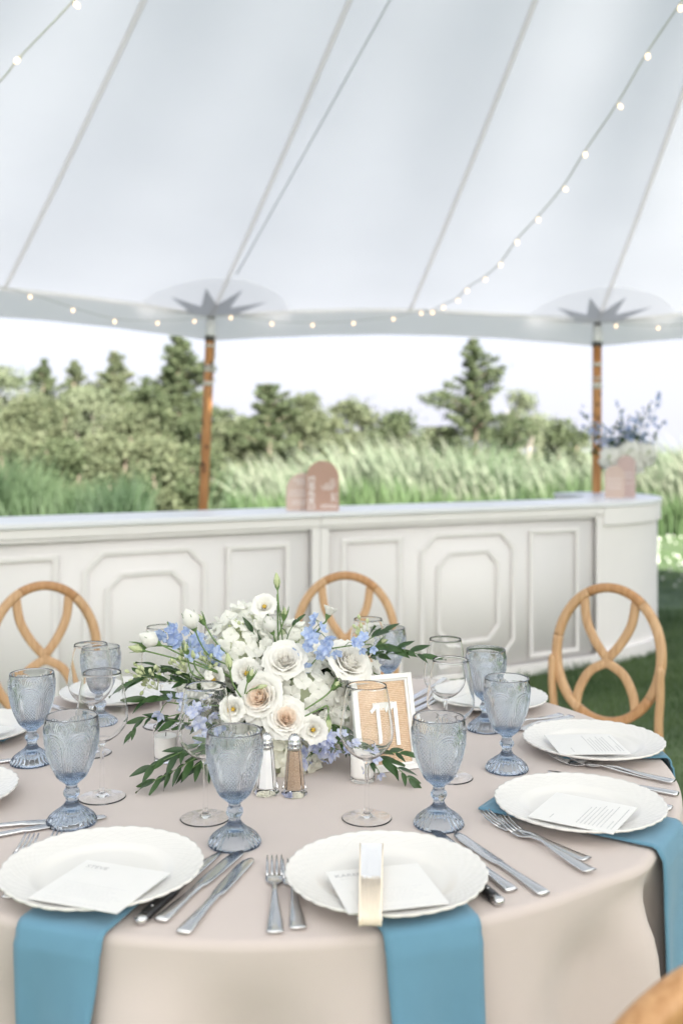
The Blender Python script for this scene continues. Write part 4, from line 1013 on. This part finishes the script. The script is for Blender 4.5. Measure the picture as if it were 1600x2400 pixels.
# ---------------------------------------------------------------- shakers
def shaker(q, label, fillmat, cat):
    p = T(*q); t = thing(cat.replace(' ', '_'), label, cat, tuple(p), R(22.5), 'glass table shakers')
    def pol(n_): 
        return lambda r, z, a: r*math.cos(math.pi/n_)/math.cos(((a+math.pi/n_) % (2*math.pi/n_))-math.pi/n_)
    mb = MB(); mb.lathe([(.0, .0005), (.021, .0005), (.0225, .003), (.0215, .009), (.0180, .020), (.0130, .070), (.0115, .0780), (.0125, .0800), (.0125, .0815), (.0108, .0825), (.0098, .0820), (.0100, .078), (.0112, .070), (.0158, .022), (.0168, .012), (.0, .010)], 48, fn=pol(8)); mb.build('glass_body', m_glass, t, smooth=False)
    mb = MB(); mb.lathe([(.0, .0108), (.0163, .0125), (.0154, .022), (.0109, .0695), (.0098, .077), (.0, .077)], 48, fn=pol(8)); mb.build('filling', fillmat, t, smooth=False)
    mb = MB(); mb.lathe([(.0113, .0805), (.0118, .083), (.0108, .0842), (.0118, .0856), (.0108, .0870), (.0118, .0884), (.0109, .0900), (.0108, .094), (.0098, .0985), (.0076, .1020), (.004, .1042), (.0, .105)], 28); mb.build('metal_cap', m_steel, t)
    mb = MB()
    for k in range(6):
        aa = k*1.047; r_ = .0045; mb.lathe([(.0, .0006), (.0009, .0004), (.0010, -.0002)], 6, frame((r_*math.cos(aa), r_*math.sin(aa), .1038), (math.cos(aa)*.4, math.sin(aa)*.4, 1)))
    mb.lathe([(.0, .0006), (.0009, .0004), (.0010, -.0002)], 6, Matrix.Translation((0, 0, .105))); mb.build('hole', m_black, t)
shaker((612, 1823), 'glass salt shaker full of white salt, left of the pepper', m_salt, 'salt shaker')
shaker((676, 1826), 'glass pepper shaker full of brown pepper, right of the salt', m_pepper, 'pepper shaker')

# ---------------------------------------------------------------- votives
def votive(q, label, fill=.042, H=.062):
    p = T(*q); t = thing('votive_candle', label, 'candle', tuple(p), 0, 'white votive candles in clear glass')
    mb = MB(); mb.lathe([(0, .0004), (.015, .0004), (.020, .0004), (.0212, .0010), (.0218, .0022), (.0220, .004), (.0222, .010), (.0226, .03), (.0231, H-.002), (.0232, H-.0005), (.0228, H+.0003), (.0222, H+.0003), (.0219, H-.0005), (.0218, H-.002), (.0213, .03), (.0210, .0125), (.0209, .0100), (.0203, .0078), (.019, .0070), (.014, .0068), (0, .0068)], 48); mb.build('glass_cup', m_glass, t)
    mb = MB(); mb.lathe([(0, .0070), (.015, .0070), (.0195, .0076), (.0206, .0105), (.0209, .014), (.0215, fill-.001), (.0214, fill), (.020, fill-.0008), (0, fill-.0015)], 40); mb.build('wax', m_wax, t)
    mb = MB(); mb.sweep([(0, 0, fill-.002), (.0005, 0, fill+.006)], .0007, .0007, up=(0, 1, 0), n=5); mb.build('wick', m_wick, t)
votive((832, 1793), 'votive candle at the foot of the number frame', .046, .066)
votive((381, 1747), 'votive candle among the leaves left of the flowers', .048, .066)
votive((600, 1640), 'votive candle hidden behind the flowers', .046, .066)

# ---------------------------------------------------------------- table number frame
BLc = Vector((.030, 1.801, TZ)); BRc = Vector((.1455, 1.846, TZ)); rz = math.atan2(BRc.y-BLc.y, BRc.x-BLc.x); FWd = .124; FH = .174
FMx = Matrix.Translation((BLc+BRc)/2) @ Matrix.Rotation(rz, 4, 'Z') @ Matrix.Rotation(R(-15), 4, 'X')
fr = thing('number_frame', 'white picture frame with woven rattan and the number 11', 'table number', Mw=FMx)
def ringframe(mb, W0, H0, W1, H1, y0_, y1_, zc):
    vs = []
    for (W_, H_, y_) in ((W0, H0, .006), (W0, H0, y0_), (W1, H1, y1_), (W1, H1, .006)):
        vs += [(-W_/2, y_, zc-H_/2), (W_/2, y_, zc-H_/2), (W_/2, y_, zc+H_/2), (-W_/2, y_, zc+H_/2)]
    fs = [(k*4+j, k*4+(j+1) % 4, (k+1)*4+(j+1) % 4, (k+1)*4+j) for k in range(3) for j in range(4)]; mb.add(vs, fs)
zc = FH/2
for (W0, H0, W1, H1, y_a, y_b) in ((FWd, FH, FWd-.018, FH-.018, -.006, -.006), (FWd-.0182, FH-.0182, FWd-.027, FH-.027, -.0035, -.0015)):
    mb = MB(); ringframe(mb, W0, H0, W1, H1, y_a, y_b, zc); mb.build('frame_moulding', m_frame, fr, smooth=False, bevel=.0008)
mb = MB(); mb.box((0, .005, zc), (FWd-.002, .004, FH-.002)); mb.build('backing', m_rattandark, fr, smooth=False)
mb = MB(); IW, IH = FWd-.027, FH-.027; rows = 44; rh = IH/rows; random.seed(4)
for r_ in range(rows):
    z_ = zc-IH/2+(r_+.5)*rh; x_ = -IW/2-(r_ % 2)*.0045
    while x_ < IW/2:
        l = .0088; x0_, x1_ = max(x_, -IW/2), min(x_+l, IW/2)
        if x1_-x0_ > .001:
            hh_ = rh*.47*random.uniform(.85, 1.05); mb.sweep([(x0_+.0002, .0028, z_), ((x0_+x1_)/2, .0012+random.uniform(0, .0004), z_), (x1_-.0002, .0028, z_)], [.0006]*3, hh_, up=(0, 0, 1), n=4, p=1)
        x_ += l
o = mb.build('rattan_weave', m_rattan, fr, smooth=False); o['kind'] = 'stuff'
for x_ in (-.010, .024):
    mb = MB(); ztop = zc+.036; zb = zc-.042; wv = .0036
    out = [(x_-wv, zb), (x_+wv, zb), (x_+wv, ztop), (x_-wv*.6, ztop), (x_-.0165, ztop-.0125), (x_-.0135, ztop-.0180), (x_-wv, ztop-.0095)]
    n_ = len(out); vs = [(x, -.0016, z) for x, z in out]+[(x, .0010, z) for x, z in out]
    mb.add(vs, [tuple(range(n_)), tuple(range(2*n_-1, n_-1, -1))]+[(i, i+n_, (i+1) % n_+n_, (i+1) % n_) for i in range(n_)]); mb.build('numeral', m_white, fr, smooth=False, fixn=True)
mb = MB(); mb.box((0, .045, .055), (.04, .003, .12), Matrix.Rotation(R(22), 4, 'X')); mb.build('easel_back', m_frame, fr, smooth=False)

# ================================================================ CENTREPIECE
ac = Vector((-.125, 1.94, TZ)); ar = thing('flower_centrepiece', 'low centrepiece of cream roses, white hydrangea and blue delphinium with trailing leaves', 'flower arrangement', tuple(ac))
mb = MB(); mb.lathe([(0, .001), (.045, .001), (.048, .004), (.03, .012), (.03, .02), (.05, .03), (.075, .05), (.088, .075), (.094, .1), (.090, .1), (.082, .074), (.07, .054), (.04, .034), (0, .03)], 64, fn=lambda r, z, a: r*(1+.02*math.cos(20*a)*(z > .03))); mb.build('glass_bowl', m_blueglass2, ar)
# dense inner foliage that the blooms sit in
q = np.random.randn(1500, 3); q /= np.linalg.norm(q, axis=1)[:, None]; q *= (np.random.rand(1500, 1)**.4)
q = q*np.array([.165, .11, .075])+np.array([ac.x, ac.y, TZ+.105]); q[:, 2] = np.maximum(q[:, 2], TZ+.03)
o = leafcloud(q, None, .022, m_leaf, 'inner_foliage', None); COL.objects.unlink(o); COL.objects.link(o); put(o, ar, I4); o['kind'] = 'stuff'
H = [((545, 1505), 1.93, (-.3, -.7, .8), .070, 50, False), ((695, 1595), 1.87, (.25, -.9, .35), .076, 58, False), ((655, 1735), 1.83, (0, -1, .0), .062, 46, True), ((475, 1590), 1.90, (-.6, -.7, .4), .055, 34, False),
     ((660, 1490), 2.00, (.1, -.3, 1), .058, 34, False), ((725, 1668), 1.87, (.4, -.9, -.1), .050, 32, True), ((560, 1650), 1.87, (-.4, -.9, 0), .055, 34, False), ((800, 1585), 1.93, (.7, -.6, .3), .045, 26, False), ((560, 1450), 2.05, (-.2, 0, 1), .055, 30, False), ((765, 1635), 1.885, (.6, -.8, .1), .048, 28, False), ((505, 1545), 1.93, (-.5, -.6, .6), .050, 28, False)]
for (xy_, d, nn, r_, n_, cr) in H:
    random.seed(int(d*100)+n_); hydrangea(ar, P(xy_[0], xy_[1], d+r_*.35), nn, r_*1.02, n_, cr, 1.5)
rose(ar, P(655, 1524, 1.852), (.02, -.80, .60), 1.02, False, .3, 7, 'cream rose at the top centre')
rose(ar, P(603, 1606, 1.815), (-.22, -.88, .42), 1.18, True, 1.2, 7, 'peach-centred rose at the left of the pair')
rose(ar, P(656, 1655, 1.795), (.10, -.86, .50), 1.02, True, 2.2, 7, 'deepest peach rose, lowest of the roses')
rose(ar, P(793, 1530, 1.86), (.42, -.62, .66), 1.18, False, 3.1, 7, 'white rose at the right turned aside')
rose(ar, P(735, 1520, 1.93), (-.1, -.5, .85), 1.0, False, 4.1, 7)
lisianthus(ar, P(538, 1629, 1.80), (-.15, -.95, .25), 1.05, .2); lisianthus(ar, P(718, 1677, 1.795), (.12, -.93, .3), 1.12, 1.0)
lisianthus(ar, P(565, 1550, 1.86), (.2, -.85, .5), 1.25, 2.0); lisianthus(ar, P(495, 1565, 1.87), (-.3, -.8, .5), 1.1, 2.6)
lisianthus(ar, P(607, 1398, 1.96), (.05, -.75, .65), 1.1, 3.0); lisianthus(ar, P(752, 1416, 1.98), (.35, .1, .95), 1.1, 3.6, True); lisianthus(ar, P(470, 1530, 1.93), (-.5, -.6, .6), .9, 4.4)
lisianthus(ar, P(845, 1545, 1.93), (.6, -.7, .3), .9, 5.4)
def q3(*a): return [P(*k) for k in a]
mb = MB()
for pts in (q3((636, 1500, 1.95), (625, 1440, 1.96), (612, 1405, 1.965)), q3((725, 1500, 1.97), (728, 1455, 1.98), (750, 1425, 1.985)), q3((640, 1520, 1.95), (638, 1420, 1.96), (637, 1365, 1.96))): stemtube(mb, pts, .0017)
mb.build('flower_stem', m_stem, ar, I4)
budstem(ar, q3((650, 1480, 1.95), (641, 1400, 1.955), (637, 1350, 1.96)), 'bud', 1.15)
for pts, kd, s_ in ((q3((560, 1540, 1.90), (480, 1505, 1.86), (445, 1440, 1.84)), 'white', 1.15), (q3((540, 1560, 1.88), (430, 1510, 1.84), (360, 1476, 1.82)), 'white', 1.05), (q3((540, 1560, 1.88), (430, 1520, 1.84), (330, 1494, 1.82)), 'bud', 1.1),
                    (q3((560, 1540, 1.9), (500, 1480, 1.88), (468, 1430, 1.88)), 'small', 1.5), (q3((540, 1560, 1.88), (410, 1490, 1.85), (330, 1485, 1.83)), 'small', 1.8), (q3((640, 1500, 1.95), (632, 1470, 1.94), (625, 1450, 1.94)), 'white', .95),
                    (q3((640, 1460, 1.95), (650, 1430, 1.95), (652, 1418, 1.95)), 'small', 1.6), (q3((560, 1610, 1.80), (535, 1570, 1.80), (528, 1535, 1.80)), 'bud', 1.1), (q3((560, 1610, 1.80), (565, 1580, 1.79), (572, 1560, 1.79)), 'small', 1.6),
                    (q3((560, 1600, 1.80), (575, 1585, 1.79), (590, 1580, 1.79)), 'bud', .75), (q3((700, 1630, 1.79), (745, 1600, 1.79), (765, 1580, 1.79)), 'small', 1.4), (q3((690, 1650, 1.79), (735, 1628, 1.79), (752, 1622, 1.79), (754, 1650, 1.79)), 'bud', 1.0),
                    (q3((470, 1560, 1.86), (440, 1545, 1.84), (430, 1500, 1.83)), 'small', 1.6), (q3((470, 1560, 1.86), (450, 1535, 1.84), (445, 1512, 1.83)), 'bud', .7), (q3((840, 1520, 1.92), (850, 1495, 1.92), (870, 1480, 1.92)), 'small', 1.5)):
    budstem(ar, pts, kd, s_)
for k, (pts, n_, ms, sc) in enumerate(((q3((540, 1560, 1.9), (450, 1500, 1.86), (400, 1462, 1.85), (385, 1428, 1.85)), 11, _bf, 1.35), (q3((530, 1550, 1.93), (480, 1500, 1.90), (440, 1455, 1.90)), 10, _bf, 1.3),
        (q3((640, 1560, 1.9), (690, 1500, 1.86), (720, 1460, 1.85), (745, 1430, 1.86)), 11, _bf, 1.3), (q3((690, 1560, 1.88), (740, 1500, 1.85), (790, 1485, 1.84), (850, 1480, 1.85)), 10, _bf, 1.25),
        (q3((520, 1640, 1.86), (470, 1650, 1.83), (430, 1655, 1.82)), 10, _lf, 1.45), (q3((520, 1620, 1.86), (440, 1620, 1.83), (385, 1612, 1.83)), 6, _lf, 1.3), (q3((690, 1690, 1.83), (740, 1705, 1.81), (790, 1730, 1.80)), 11, _lf, 1.35),
        (q3((740, 1690, 1.83), (790, 1710, 1.80), (840, 1745, 1.775), (865, 1765, 1.765)), 9, _lf, 1.2), (q3((700, 1720, 1.83), (720, 1730, 1.81), (750, 1715, 1.80)), 8, _lf, 1.3), (q3((740, 1520, 1.9), (820, 1470, 1.93), (870, 1455, 1.95)), 8, _wf, 1.2),
        (q3((500, 1600, 1.87), (440, 1560, 1.86), (400, 1540, 1.86)), 12, _wf, 1.2), (q3((560, 1700, 1.85), (500, 1690, 1.83), (470, 1700, 1.83)), 8, _lf, 1.3), (q3((780, 1560, 1.9), (850, 1545, 1.9), (880, 1560, 1.91)), 9, _wf, 1.3))):
    delphinium(ar, pts, n_, 20+k, ms, sc)
for k, (pts, n_, sc, dr) in enumerate(((q3((500, 1600, 1.88), (420, 1570, 1.85), (340, 1555, 1.82), (300, 1570, 1.81)), 15, 1.15, 0), (q3((500, 1580, 1.9), (430, 1555, 1.87), (360, 1530, 1.84)), 10, 1.1, 0), (q3((490, 1610, 1.87), (400, 1600, 1.84), (335, 1605, 1.83)), 10, 1.15, .2),
        (q3((480, 1620, 1.85), (390, 1645, 1.83), (330, 1650, 1.82), (300, 1685, 1.81)), 13, .8, .5), (q3((500, 1660, 1.85), (430, 1660, 1.83), (380, 1650, 1.82)), 9, 1.0, .5),
        (q3((520, 1700, 1.83), (450, 1715, 1.77), (400, 1735, 1.74), (345, 1760, 1.72)), 14, 1.05, .1), (q3((530, 1710, 1.83), (470, 1730, 1.76), (400, 1770, 1.725), (350, 1795, 1.71)), 15, 1.0, .5), (q3((530, 1720, 1.82), (480, 1740, 1.77), (440, 1765, 1.74)), 9, 1.0, .7),
        (q3((760, 1560, 1.9), (840, 1500, 1.88), (900, 1490, 1.87), (970, 1505, 1.86)), 15, 1.05, -.2), (q3((760, 1540, 1.92), (830, 1480, 1.91), (880, 1450, 1.91)), 10, 1.0, -.2), (q3((780, 1540, 1.92), (850, 1510, 1.9), (910, 1500, 1.89)), 9, .95, 0),
        (q3((760, 1700, 1.84), (850, 1735, 1.775), (900, 1755, 1.755), (940, 1790, 1.74)), 12, 1.0, .2), (q3((760, 1690, 1.84), (850, 1722, 1.785), (920, 1730, 1.77)), 9, .95, 0), (q3((740, 1660, 1.86), (785, 1670, 1.84), (800, 1690, 1.83)), 7, 1.1, .2),
        (q3((640, 1520, 1.95), (600, 1480, 1.93), (580, 1450, 1.92)), 5, .9, 0), (q3((650, 1500, 1.95), (665, 1450, 1.94), (680, 1430, 1.94)), 4, .8, 0), (q3((480, 1690, 1.84), (470, 1720, 1.80), (475, 1760, 1.77)), 6, 1.0, .6), (q3((740, 1620, 1.88), (790, 1600, 1.88), (800, 1570, 1.88)), 7, 1.0, 0))):
    branch(ar, pts, n_, sc, 40+k, dr)
def budcluster(c, n_, r_, seed):
    random.seed(seed); mb = MB()
    for k in range(n_):
        p = c+Vector((random.gauss(0, r_), random.gauss(0, r_*.6), random.gauss(0, r_*1.2))); d = (p-c+Vector((-.01, 0, .02)))
        mb.lathe([(.0008, -.002), (.0030, .001), (.0036, .004), (.002, .0075), (.0002, .0085)], 7, frame(p, d))
        mb.sweep([c-Vector((-.01, 0, .02)), p], .0006, .0006, n=4)
    mb.build('stock_buds', m_bud, ar, I4)
for c, n_, r_, sd2 in ((P(415, 1520, 1.84), 16, .011, 1), (P(330, 1540, 1.82), 16, .009, 2), (P(543, 1440, 1.93), 12, .006, 3), (P(470, 1510, 1.86), 8, .008, 4), (P(830, 1450, 1.9), 10, .010, 5), (P(350, 1560, 1.83), 9, .008, 6)): budcluster(c, n_, r_, sd2)
